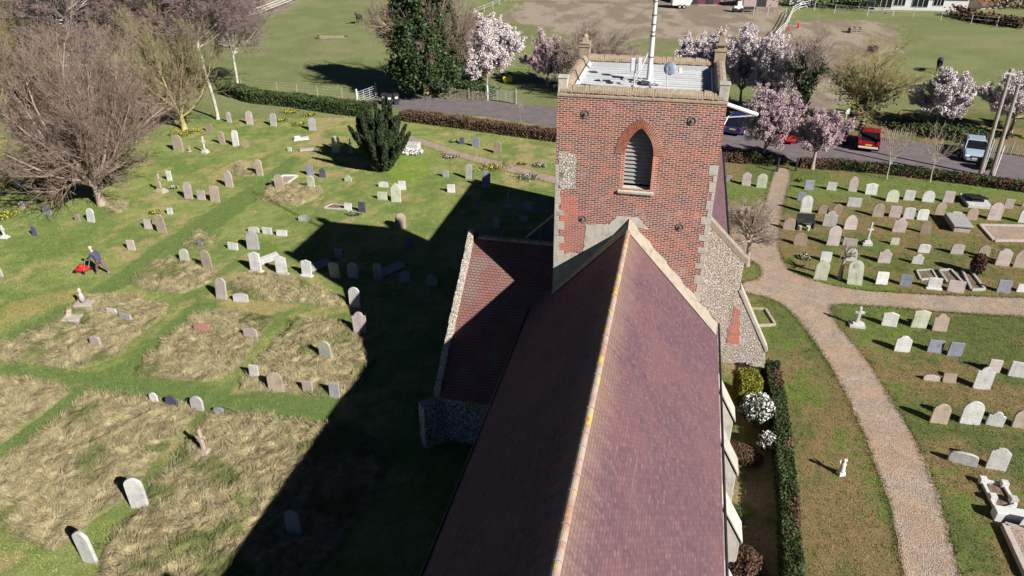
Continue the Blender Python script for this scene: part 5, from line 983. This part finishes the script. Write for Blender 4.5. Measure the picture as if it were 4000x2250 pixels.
# ------------------------------------------------------------------ cars
def car(pos, heading, colr, label, L_=4.1, W_=1.78, H_=1.5, suv=False, bumper=None, front_plate='plate_w'):
    pt = paint('car_paint_'+label.split()[0], colr); root = empty('parked_car', pos, heading, label, 'car', 'cars parked behind the churchyard'); a = W_/2; q = L_/2; zb = .22 if not suv else .3
    hz = .92 if not suv else 1.02; rings = []
    for y, z, wk in ((-q, .62, .80), (-q+.08, hz-.14, .92), (-q+.35, hz-.02, .98), (-q+1.1, hz, 1.0), (0, hz, 1.0), (q-1.15, hz-.02, 1.0), (q-.5, hz-.14, .96), (q-.12, hz-.3, .88), (q, .55, .74)):
        w0 = a*wk; rings.append([(-w0*.9, y, zb), (-w0, y, zb+.16), (-w0, y, (zb+z)/2+.05), (-w0*.95, y, z-.05), (-w0*.8, y, z), (w0*.8, y, z), (w0*.95, y, z-.05), (w0, y, (zb+z)/2+.05), (w0, y, zb+.16), (w0*.9, y, zb)])
    mk('body', MB().loft(rings), pt, parent=root, bevel=.05)
    # +y is the bonnet end: cabin sits towards -y
    y0, y1, y2, y3 = -q+.14, -q+.8, q-2.0, q-1.05
    def ring(y, z, wk): w0 = a*wk; return [(-w0, y, z), (w0, y, z)]
    gl = [[(-a*.90, y0, hz-.06), (a*.90, y0, hz-.06), (a*.90, y3, hz-.06), (-a*.90, y3, hz-.06)], [(-a*.72, y1, H_-.05), (a*.72, y1, H_-.05), (a*.72, y2, H_-.05), (-a*.72, y2, H_-.05)]]
    mk('window', MB().loft(gl), MAT['glass'], parent=root)
    rf = [[(-a*.755, y1-.08, H_-.07), (a*.755, y1-.08, H_-.07), (a*.755, y2+.12, H_-.07), (-a*.755, y2+.12, H_-.07)], [(-a*.60, y1+.1, H_), (a*.60, y1+.1, H_), (a*.60, y2-.15, H_), (-a*.60, y2-.15, H_)]]
    mk('roof', MB().loft(rf), pt, parent=root, bevel=.02)
    for s_ in (-1, 1):
        for (ya, za, xa), (yb, zb2, xb) in (((y0-.01, hz-.05, a*.89), (y1-.04, H_-.05, a*.735)), ((y3+.01, hz-.05, a*.89), (y2+.06, H_-.05, a*.735)), ((-.15, hz-.05, a*.91), (-.15, H_-.05, a*.735))):
            mk('pillar', MB().tube((s_*xa, ya, za), (s_*xb, yb, zb2), .05, n=5), pt, parent=root)
        mk('mirror', MB().box((s_*(a+.08), q-1.45, hz+.04), (.18, .1, .13)), pt, parent=root, bevel=.02)
        for y in (-q+.75, q-.8):
            wl = MB(); wl.tube((s_*(a-.2), y, .33), (s_*(a+.01), y, .33), .33, n=18); t_ = mk('wheel', wl, MAT['rubber'], parent=root); mk('rim', MB().tube((s_*(a-.05), y, .33), (s_*(a+.025), y, .33), .2, n=12), MAT['metal'], parent=t_)
        mk('tail_light', MB().box((s_*a*.80, -q+.02, hz-.2), (.24, .1, .2 if not suv else .3)), MAT['lamp_r'], parent=root, bevel=.02)
        mk('headlight', MB().box((s_*a*.66, q-.07, hz-.36), (.34, .18, .15), rx=R(-25)), MAT['lamp_w'], parent=root, bevel=.03)
    mk('number_plate', MB().box((0, -q-.012, .62), (.52, .03, .12)), MAT['plate_y'], parent=root); mk('number_plate', MB().box((0, q+.01, .45), (.52, .03, .12)), MAT[front_plate], parent=root)
    mk('rear_bumper', MB().box((0, -q-.02, .40), (W_*.86, .12, .16)), bumper or pt, parent=root, bevel=.03); mk('front_grille', MB().box((0, q-.02, .56), (W_*.5, .08, .14)), MAT['dark'], parent=root, bevel=.02)
    return root
def cpos(px, py, z=0): return at(px, py)
car(at(2178, 384)+Vector((.95, 1.9, 0)), R(-25), (.24, .006, .014), 'red tall car seen from behind with white bumper, under olive tree', 4.0, 1.76, 1.56, True, MAT['white'])
car(at(1976, 364)+Vector((.7, 1.8, 0)), R(-22), (.62, .02, .03), 'bright red hatchback half hidden by pink blossom, near gate posts', 3.9, 1.74, 1.48)
car(at(1843, 343)+Vector((1.0, 2.0, 0)), R(-30), (.02, .035, .14), 'dark blue car tucked behind the right side of the tower', 4.4, 1.82, 1.55)
car(at(2103, 362)+Vector((.8, 1.8, 0)), R(-24), (.02, .05, .16), 'shaded blue car mostly behind small blossom tree, left of red car', 3.9, 1.7, 1.42)
car(at(2450, 413)+Vector((.9, 1.9, 0)), R(180-26), (.34, .42, .52), 'pale silver-blue car facing the camera beside the two poles', 4.2, 1.78, 1.42)

# ------------------------------------------------------------------ fences, gates, bins
def fence(name, pts, label, post=.08, h=1.2, rails=(.4, .8, 1.15), rr=.012, pm='wood', rm='metal', step=None, lean=0, cat='fence', flat=False):
    root = empty(name, pts[0], 0, label, cat); o = Vector(pts[0]); allp = []
    for a, b in zip(pts, pts[1:]):
        n_ = max(1, round((b-a).length/step)) if step else 1
        allp += [a.lerp(b, k/n_) for k in range(n_)]
    allp.append(pts[-1])
    for p in allp: q = p-o; mk('post', MB().tube(q-Vector((0, 0, .05)), q+Vector((rnd.uniform(-.06, .06)+lean, 0, h)), post/2, n=5), MAT[pm], parent=root)
    for z in rails:
        mb = MB()
        for a, b in zip(allp, allp[1:]):
            if flat: d = b-a; mb.box((a+b)/2-o+Vector((0, 0, z)), (d.length, .03, rr*2), rz=math.atan2(d.y, d.x))
            else: mb.tube(a-o+Vector((0, 0, z)), b-o+Vector((0, 0, z)), rr, n=4)
        mk('rail', mb, MAT[rm], parent=root)
    return root
fence('rail_fence', h2((560, 62), (610, 52), (655, 38), (700, 20), (745, 2), (770, -12)), 'white three-rail fence in the far left paddock corner', .14, 1.35, (.45, .85, 1.25), .06, 'wood', 'white', 4, flat=True)
fence('wire_fence', h2((610, 228), (700, 236), (800, 246), (862, 253), (905, 262)), 'thin post-and-wire fence behind the dark green hedge', .09, 1.3, (.4, .7, 1.0, 1.25), .008, 'pole', 'metal', 3.2)
fence('tape_fence', h2((1195, 40), (1240, 22), (1285, -4)), 'white tape fence running up the field behind the blossom', .08, 1.2, (.7, 1.1), .02, 'white', 'white', 4)
fence('tape_fence', h2((1285, 8), (1400, 6), (1520, 8), (1640, 10)), 'long pale fence across the top of the middle paddock', .09, 1.3, (.5, .9, 1.25), .03, 'wood', 'wood', 5)
fence('rail_fence', h2((1942, 118), (1950, 100), (1972, 78), (1984, 55), (1992, 36), (2010, 25), (2048, 16)), 'white rail fence curving up between the two brown paddocks', .11, 1.2, (.4, .8, 1.15), .045, 'white', 'white', 3.5, flat=True)
fence('tape_fence', h2((2048, 26), (2098, 33), (2181, 40), (2245, 41), (2296, 44), (2365, 51), (2441, 61), (2506, 67), (2600, 78)), 'white-posted tape fence in front of the bungalow', .11, 1.4, (.8, 1.3), .022, 'white', 'white')
fence('tape_fence', h2((2085, 208), (2170, 214), (2300, 232), (2400, 238), (2480, 243), (2600, 250)), 'white electric tape fence crossing the paddock behind the blossom trees', .06, 1.1, (.6, 1.0), .018, 'white', 'white', 5)
fence('tape_fence', h2((1240, 182), (1330, 190), (1400, 196)), 'pale tape fence in the field left of the tower', .06, 1.1, (.6, 1.0), .018, 'white', 'white', 4)
fence('stable_rails', h2((1868, 33), (1895, 36), (1930, 38), (1975, 40)), 'white-posted rails in front of the maroon stables', .1, 1.3, (.5, .9, 1.2), .03, 'white', 'wood', 4)
def paling(pts, label, h=1.05, sp=.14):
    root = empty('paling_fence', pts[0], 0, label, 'fence'); o = Vector(pts[0]); mb = MB(); tot = []
    for a, b in zip(pts, pts[1:]):
        L_ = (b-a).length; n_ = int(L_/sp)
        for k in range(n_): q = a.lerp(b, k/n_)-o; hh = h*rnd.uniform(.88, 1.05); mb.box(q+Vector((0, 0, hh/2)), (.05, .025, hh), rz=rnd.uniform(-.5, .5), ry=rnd.gauss(0, .05))
        for q in (a, b): tot.append(q)
    mk('palings', mb, MAT['wood'], parent=root); 
    for q in tot[::2]: mk('post', MB().tube(q-o, q-o+Vector((0, 0, h*1.15)), .05, n=6), MAT['pole'], parent=root)
    for z in (.3, .8): mk('wire', MB().path([p-o+Vector((0, 0, z)) for p in pts], .01, 4), MAT['metal'], parent=root)
paling(h2((1132, 243), (1180, 250), (1232, 256)), 'split-paling fence by the road below the white blossom', 1.0)
paling(h2((2115, 348), (2145, 350)), 'short split-paling fence left of the tall red car', 1.0); paling(h2((2212, 352), (2260, 356), (2300, 362)), 'split-paling fence right of the tall red car', 1.0)
paling(h2((2495, 385), (2540, 390), (2620, 400)), 'split-paling fence behind the two poles at right edge', 1.0)
def gate(p0, p1, label, h=1.15, bars=5):
    root = empty('field_gate', p0, math.atan2((p1-p0).y, (p1-p0).x), label, 'gate'); L_ = (p1-p0).length
    for x in (-.12, L_+.12): mk('post', MB().tube((x, 0, -.05), (x, 0, h+.35), .1, n=8), MAT['white' if x < 0 else 'wood'], parent=root)
    mb = MB()
    for x in (0, L_*.33, L_*.66, L_): mb.tube((x, 0, .15), (x, 0, h), .028, n=6)
    mk('frame', mb, MAT['metal'], parent=root)
    for k in range(bars): z = .15+(h-.15)*k/(bars-1); mk('bar', MB().tube((0, 0, z), (L_, 0, z), .026, n=6), MAT['metal'], parent=root)
gate(at(902, 263), at(946, 246), 'galvanised field gate standing beside the dark green hedge end', 1.25, 6)
gate(at(1229, 252), at(1295, 262), 'metal field gate in shade between white blossom and tower', 1.2, 7)
for x, y, hh in ((1954, 432, 1.05), (2001, 430, 1.0)):
    tag(mk('gate_post', MB().box((0, 0, hh/2), (.12, .12, hh)).box((0, 0, hh+.03), (.15, .15, .06)), MAT['dark'], at(x, y), bevel=.01), 'dark timber gate post on the %s side of the straight path' % ('left' if x < 1980 else 'right'), 'post', 'gate posts at the churchyard entrance')
for k, (x, y) in enumerate(((968, 262), (981, 264), (997, 262))):
    root = empty('wheelie_bin', at(x, y), R(10*k), 'dark wheeled bin behind the yew, %s of three' % ('left', 'middle', 'right')[k], 'bin', 'wheeled bins by the road')
    mk('body', MB().box((0, 0, .5), (.5, .6, .95), top=1.1), MAT['dark'], parent=root, bevel=.03); mk('lid', MB().box((0, 0, 1.02), (.6, .72, .07), rx=R(5)), MAT['dark'], parent=root, bevel=.02)
    mk('label', MB().box((0, -.34, .75), (.3, .02, .2)), MAT['white'], parent=root)
    for s_ in (-.2, .2): mk('wheel', MB().tube((s_-.03, .3, .1), (s_+.03, .3, .1), .1, n=10), MAT['rubber'], parent=root)
root = empty('grit_bin', at(1277, 207), 0, 'yellow box with lid in the grass left of the tower', 'bin'); mk('body', MB().box((0, 0, .3), (1.0, .6, .55), top=1.1), MAT['yellow'], parent=root, bevel=.03); mk('lid', MB().box((0, 0, .64), (1.1, .7, .12), top=.85), MAT['yellow'], parent=root, bevel=.03)

# ------------------------------------------------------------------ far paddock things
def horse(pos, heading, label, mat, graze=False):
    root = empty('horse', pos, heading, label, 'horse')
    J = [(0, -.75, 1.25, .26, .30), (0, -.35, 1.22, .27, .33), (0, .1, 1.18, .28, .36), (0, .5, 1.22, .24, .32), (0, .72, 1.32, .17, .25), (0, .95, 1.55 if not graze else 1.1, .12, .2), (0, 1.15, 1.8 if not graze else .75, .09, .15), (0, 1.28, 1.88 if not graze else .5, .09, .13), (0, 1.48, 1.72 if not graze else .3, .07, .09), (0, 1.66, 1.58 if not graze else .1, .055, .065)]
    E = [(i_, i_+1) for i_ in range(9)]
    for s_ in (-1, 1):
        b = len(J); J += [(s_*.14, -.72, 1.0, .15, .17), (s_*.16, -.66, .78, .09, .11), (s_*.16, -.86, .5, .055, .07), (s_*.16, -.8, .12, .04, .045), (s_*.16, -.74, .03, .06, .06)]; E += [(0, b)]+[(b+k, b+k+1) for k in range(4)]
        b = len(J); J += [(s_*.13, .52, .95, .10, .13), (s_*.14, .52, .72, .07, .08), (s_*.14, .54, .44, .05, .055), (s_*.14, .54, .12, .038, .04), (s_*.14, .58, .03, .055, .055)]; E += [(3, b)]+[(b+k, b+k+1) for k in range(4)]
    body = skin(root, 'body', J, E, MAT[mat if mat != 'horse_r' else 'horse_b'])
    for s_ in (-1, 1): mk('ear', MB().tube((s_*.06, 1.24 if not graze else 1.26, 1.95 if not graze else .6), (s_*.08, 1.22, 2.08 if not graze else .72), .03, .005, 5), MAT['horse_b'], parent=root)
    mk('tail', MB().tube((0, -1.0, 1.3), (0, -1.12, 1.0), .05, .07).tube((0, -1.12, 1.0), (0, -1.1, .5), .07, .02), MAT['dark'], parent=root)
    if mat == 'horse_r':
        rings = [[(.33*k*math.cos(t), y, 1.2+.4*k*math.sin(t)) for t in [R(-25)+R(230)*j/9 for j in range(10)]] for y, k in ((-1.02, .75), (-.85, 1.0), (-.3, 1.04), (.2, 1.06), (.62, .98))]
        mb = MB(); n_ = 10; vs = [p for r_ in rings for p in r_]; mb.add(vs, [(k*n_+i_, k*n_+i_+1, (k+1)*n_+i_+1, (k+1)*n_+i_) for k in range(4) for i_ in range(9)]); mk('rug', mb, MAT['horse_r'], parent=root, smooth=True)
def skin(root, name, J, E, mat, sub=2):
    me = bpy.data.meshes.new(name); me.from_pydata([j[:3] for j in J], E, []); o = bpy.data.objects.new(name, me); COL.objects.link(o); o.parent = root
    s_ = o.modifiers.new('skin', 'SKIN'); s_.use_smooth_shade = True
    for i_, j in enumerate(J): v = me.skin_vertices[0].data[i_]; v.radius = (j[3], j[4] if len(j) > 4 else j[3]); v.use_root = (i_ == 0)
    m_ = o.modifiers.new('sub', 'SUBSURF'); m_.levels = sub; m_.render_levels = sub; me.materials.append(mat); return o
horse(at(904, 60), R(170), 'dark bay horse standing alone in the left paddock', 'horse_b')
horse(at(2358, 181), R(-30), 'horse in a navy rug seen from behind in the right paddock', 'horse_r', True)
root = empty('pallet_jump', at(838, 97), 0, 'low log jump lying in the left paddock', 'jump'); mk('log', MB().tube((-2.1, 0, .3), (2.0, .1, .25), .1, n=8), MAT['wood'], parent=root)
for x in (-2.1, 2.0): mk('upright', MB().box((x, 0, .25), (.25, .5, .5)), MAT['hedge_brown'], parent=root)
mk('log', MB().tube((-1.9, -.25, .1), (2.1, -.2, .1), .09, n=8), MAT['wood'], parent=root)
root = empty('crate_table', at(2150, 82), 0, 'slatted wooden crate on the brown paddock', 'crate')
for x in (-.8, 0, .8): mk('slat_side', MB().box((x, 0, .35), (.1, 1.0, .7)), MAT['wood'], parent=root)
for z in (.1, .35, .6): mk('slat', MB().box((0, -.5, z), (1.75, .06, .13)), MAT['wood'], parent=root); mk('slat', MB().box((0, .5, z), (1.75, .06, .13)), MAT['wood'], parent=root)
tag(mk('jump_pole', MB().tube((-1.5, 0, .12), (1.4, -.35, .12), .07, n=8), MAT['white'], at(2262, 225)), 'white pole lying behind the olive-twigged tree', 'pole')
# horse trailer
root = empty('horse_trailer', at(1713, 20), R(-4), 'white two-horse trailer with twin wheels beside the stables', 'trailer')
mk('body', MB().ext([(-1.7, .5), (1.35, .5), (1.7, 1.3), (1.6, 2.3), (1.2, 2.55), (-1.5, 2.55), (-1.7, 2.3)], -.85, .85), MAT['white'], parent=root, bevel=.06)
mk('ramp', MB().box((-1.74, 0, 1.2), (.06, 1.5, 1.4)), MAT['metal'], parent=root); mk('drawbar', MB().tube((1.4, 0, .5), (2.9, 0, .45), .06), MAT['dark'], parent=root)
for x in (-.38, .38):
    for s_ in (-1, 1): t_ = mk('wheel', MB().tube((x, s_*.8, .33), (x, s_*.98, .33), .33, n=16), MAT['rubber'], parent=root); mk('rim', MB().tube((x, s_*.95, .33), (x, s_*1.0, .33), .18, n=10), MAT['metal'], parent=t_)
# stables, bungalow, small structures
def gable_house(name, pos, rz, L_, D_, h, rh, label, wall, roofm, wins=(), doors=(), ov=.35, cat='building', wm='glass'):
    root = empty(name, pos, rz, label, cat); mk('wall', MB().ext([(-D_/2, 0), (D_/2, 0), (D_/2, h), (0, h+rh*.93), (-D_/2, h)], -L_/2, L_/2, 'x'), MAT[wall], parent=root)
    for s_ in (-1, 1):
        mb = MB(); y = s_*(D_/2+ov); zz = h-rh*ov/(D_/2); mb.add([(-L_/2-ov, 0, h+rh), (L_/2+ov, 0, h+rh), (L_/2+ov, y, zz), (-L_/2-ov, y, zz), (-L_/2-ov, 0, h+rh-.15), (L_/2+ov, 0, h+rh-.15), (L_/2+ov, y, zz-.15), (-L_/2-ov, y, zz-.15)], [(0, 1, 2, 3), (7, 6, 5, 4), (3, 2, 6, 7), (0, 3, 7, 4), (1, 5, 6, 2)]); mk('roof', mb, MAT[roofm], parent=root)
    for x, w_, z0, z1 in wins:
        f = mk('window', MB().box((x, -D_/2-.03, (z0+z1)/2), (w_+.14, .08, z1-z0+.14)), MAT['white'], parent=root); mk('pane', MB().box((x, -D_/2-.08, (z0+z1)/2), (w_, .03, z1-z0)), MAT[wm], parent=f)
        for k in (1, 2): mk('mullion', MB().box((x-w_/2+w_*k/3, -D_/2-.1, (z0+z1)/2), (.06, .03, z1-z0)), MAT['white'], parent=f)
    for x, w_, h_, m_ in doors: mk('door', MB().box((x, -D_/2-.04, h_/2), (w_, .08, h_)), MAT[m_], parent=root)
    return root
a, b = at(2212, 24), at(2444, 30); c_ = (a+b)/2; d = b-a
gable_house('bungalow', c_+Vector((0, 3.4, 0)), math.atan2(d.y, d.x), d.length, 6.5, 2.45, 2.2, 'long white bungalow with dark roof at the top right', 'white', 'slate_roof', [(-3.4, 1.7, .75, 2.1), (-.2, 2.4, .6, 2.1), (2.6, 1.5, .9, 2.1), (-5.9, 2.6, .3, 2.15)], [])
gable_house('stable_block', at(1772, 12)+Vector((0, 3, 0)), R(-4), 6.2, 5, 2.4, 1.2, 'maroon wooden stable at the top behind the horse trailer', 'shed', 'shed', [], [(-1.6, 1.2, 2.0, 'dark'), (1.2, 1.2, 2.0, 'dark')])
gable_house('stable_block', at(1915, 20)+Vector((0, 3, 0)), R(-4), 6.5, 4, 2.2, 1.0, 'grey-pink field shelter right of the maroon stable', 'shed_g', 'shed', [], [(-2.2, 1.1, 1.9, 'shed_g'), (.4, 1.6, 1.8, 'dark')])
gable_house('garden_hut', at(2462, 24)+Vector((2, 2, 0)), R(20), 5, 3, .9, 1.1, 'low brown-roofed hut in the scrub at top right', 'wood', 'hedge_brown')
root = empty('farm_cart', at(1855, 30), R(-5), 'small white utility cart with black wheel before the stables', 'vehicle')
mk('body', MB().box((0, 0, .75), (1.5, 1.0, .5)).box((.1, 0, 1.35), (.7, .9, .7), top=.8), MAT['white'], parent=root, bevel=.05)
for x in (-.5, .55):
    for s_ in (-1, 1): mk('wheel', MB().tube((x, s_*.42, .35), (x, s_*.58, .35), .35, n=14), MAT['rubber'], parent=root)
mk('load_bed', MB().box((1.9, 0, .6), (2.0, 1.1, .3)), MAT['dark'], parent=root, bevel=.02)
tag(mk('parked_car', MB().loft([[(-2, -.8, .3), (2, -.8, .3), (2.0, -.8, .8), (1.0, -.7, 1.0), (.6, -.6, 1.4), (-1.0, -.6, 1.42), (-1.7, -.7, 1.0), (-2, -.8, .9)], [(-2, .8, .3), (2, .8, .3), (2.0, .8, .8), (1.0, .7, 1.0), (.6, .6, 1.4), (-1.0, .6, 1.42), (-1.7, .7, 1.0), (-2, .8, .9)]]), MAT['white'], at(1995, 14)+Vector((1, 0, 0))), 'small white car far off left of the evergreen hedgerow', 'car')
tag(mk('water_barrel', MB().lathe([(.38, 0), (.42, .5), (.38, 1.1), (.2, 1.15)], 14), MAT['blue'], at(2508, 10)), 'bright blue barrel in the top right corner', 'barrel')
for x, y, c_ in ((1983, 78, 'lamp_r'), (2008, 70, 'red')):
    root = empty('marker_cone', at(x, y), 0, 'red cone %s the white curving fence' % ('touching' if x < 2000 else 'just right of'), 'cone'); mk('cone', MB().lathe([(.22, .05), (.05, .75), (.03, .76)], 12), MAT[c_], parent=root); mk('foot', MB().box((0, 0, .03), (.5, .5, .05)), MAT[c_], parent=root)
tag(mk('white_sign', MB().box((0, 0, .75), (.35, .05, .5)).box((0, .04, .35), (.06, .04, .7)), MAT['white'], at(2128, 300)), 'small white notice on a post left of the tall red car', 'sign')
tag(mk('field_stake', MB().tube((0, 0, 0), (.12, 0, 1.5), .05, n=6), MAT['dark'], at(2248, 320)), 'dark leaning stake behind the paling fence', 'post')

# ------------------------------------------------------------------ person with mower
pf = at(266, 690); mw = at(208, 683); dv = (mw-pf); dist = dv.length; hd = math.atan2(dv.y, dv.x)-R(90)
root = empty('person', pf, hd, 'person in navy jacket and maroon-grey trousers leaning forward behind a red mower', 'person')
# +y towards the mower; hip, chest, neck, head lean forward
J = [(0, .18, .93, .15, .12), (0, .26, 1.12, .14, .11), (0, .36, 1.34, .17, .12), (0, .42, 1.47, .07, .07), (0, .48, 1.56, .065, .07), (0, .51, 1.64, .085, .10), (0, .52, 1.72, .07, .085)]
E = [(i_, i_+1) for i_ in range(6)]
for s_, yk, yf in ((-1, .38, .42), (1, .02, -.18)):
    b = len(J); J += [(s_*.1, .16, .86, .095, .1), (s_*.11, yk, .48, .065, .07), (s_*.11, yf, .10, .042, .045), (s_*.11, yf+.14, .05, .04, .035)]; E += [(0, b), (b, b+1), (b+1, b+2), (b+2, b+3)]
    b = len(J); J += [(s_*.2, .38, 1.38, .06, .06), (s_*.25, .56, 1.14, .045, .045), (s_*.19, .82, 1.02, .032, .032), (s_*.19, .90, 1.0, .038, .022)]; E += [(2, b), (b, b+1), (b+1, b+2), (b+2, b+3)]
skin(root, 'body', J, E, MAT['skin'])
JJ = [(0, .15, .80, .21, .18), (0, .25, 1.10, .20, .17), (0, .36, 1.34, .22, .17), (0, .41, 1.45, .11, .10)]; EE = [(0, 1), (1, 2), (2, 3)]
for s_ in (-1, 1): b = len(JJ); JJ += [(s_*.2, .38, 1.38, .08, .08), (s_*.25, .56, 1.14, .062, .062), (s_*.2, .78, 1.04, .05, .05)]; EE += [(2, b), (b, b+1), (b+1, b+2)]
skin(root, 'jacket', JJ, EE, MAT['navy'])
JJ = [(0, .18, .93, .16, .13)]; EE = []
for s_, yk, yf in ((-1, .38, .42), (1, .02, -.18)): b = len(JJ); JJ += [(s_*.1, .16, .84, .11, .115), (s_*.11, yk, .48, .082, .085), (s_*.11, yf, .12, .062, .065)]; EE += [(0, b), (b, b+1), (b+1, b+2)]
skin(root, 'trousers', JJ, EE, MAT['maroon'])
for s_, yf in ((-1, .42), (1, -.18)): mk('shoe', MB().ell((s_*.11, yf+.08, .05), (.055, .14, .055)), MAT['iron'], parent=root, smooth=True)
mk('hair', MB().ell((0, .485, 1.73), (.09, .10, .075)), MAT['flower_w'], parent=root, smooth=True)
mroot = empty('lawn_mower', pf+dv.normalized()*(.95+.62), hd, 'red petrol lawn mower pushed by the person', 'mower')
mk('deck', MB().ext([(-.26, -.35), (.26, -.35), (.28, .2), (.18, .38), (-.18, .38), (-.28, .2)], .12, .28, 'z'), MAT['red'], parent=mroot, bevel=.04)
mk('engine', MB().lathe([(.16, .28), (.17, .42), (.12, .48), (.05, .5)], 14), MAT['red'], parent=mroot); mk('fuel_cap', MB().tube((.1, -.14, .28), (.1, -.14, .42), .05, n=8), MAT['dark'], parent=mroot)
for x in (-.3, .3):
    for y in (-.3, .3): mk('wheel', MB().tube((x-.03, y, .11), (x+.03, y, .11), .11, n=14), MAT['rubber'], parent=mroot)
mk('handle', MB().path([(-.2, -.3, .25), (-.2, -.68, 1.0), (.2, -.68, 1.0), (.2, -.3, .25)], .016, 6), MAT['metal'], parent=mroot)
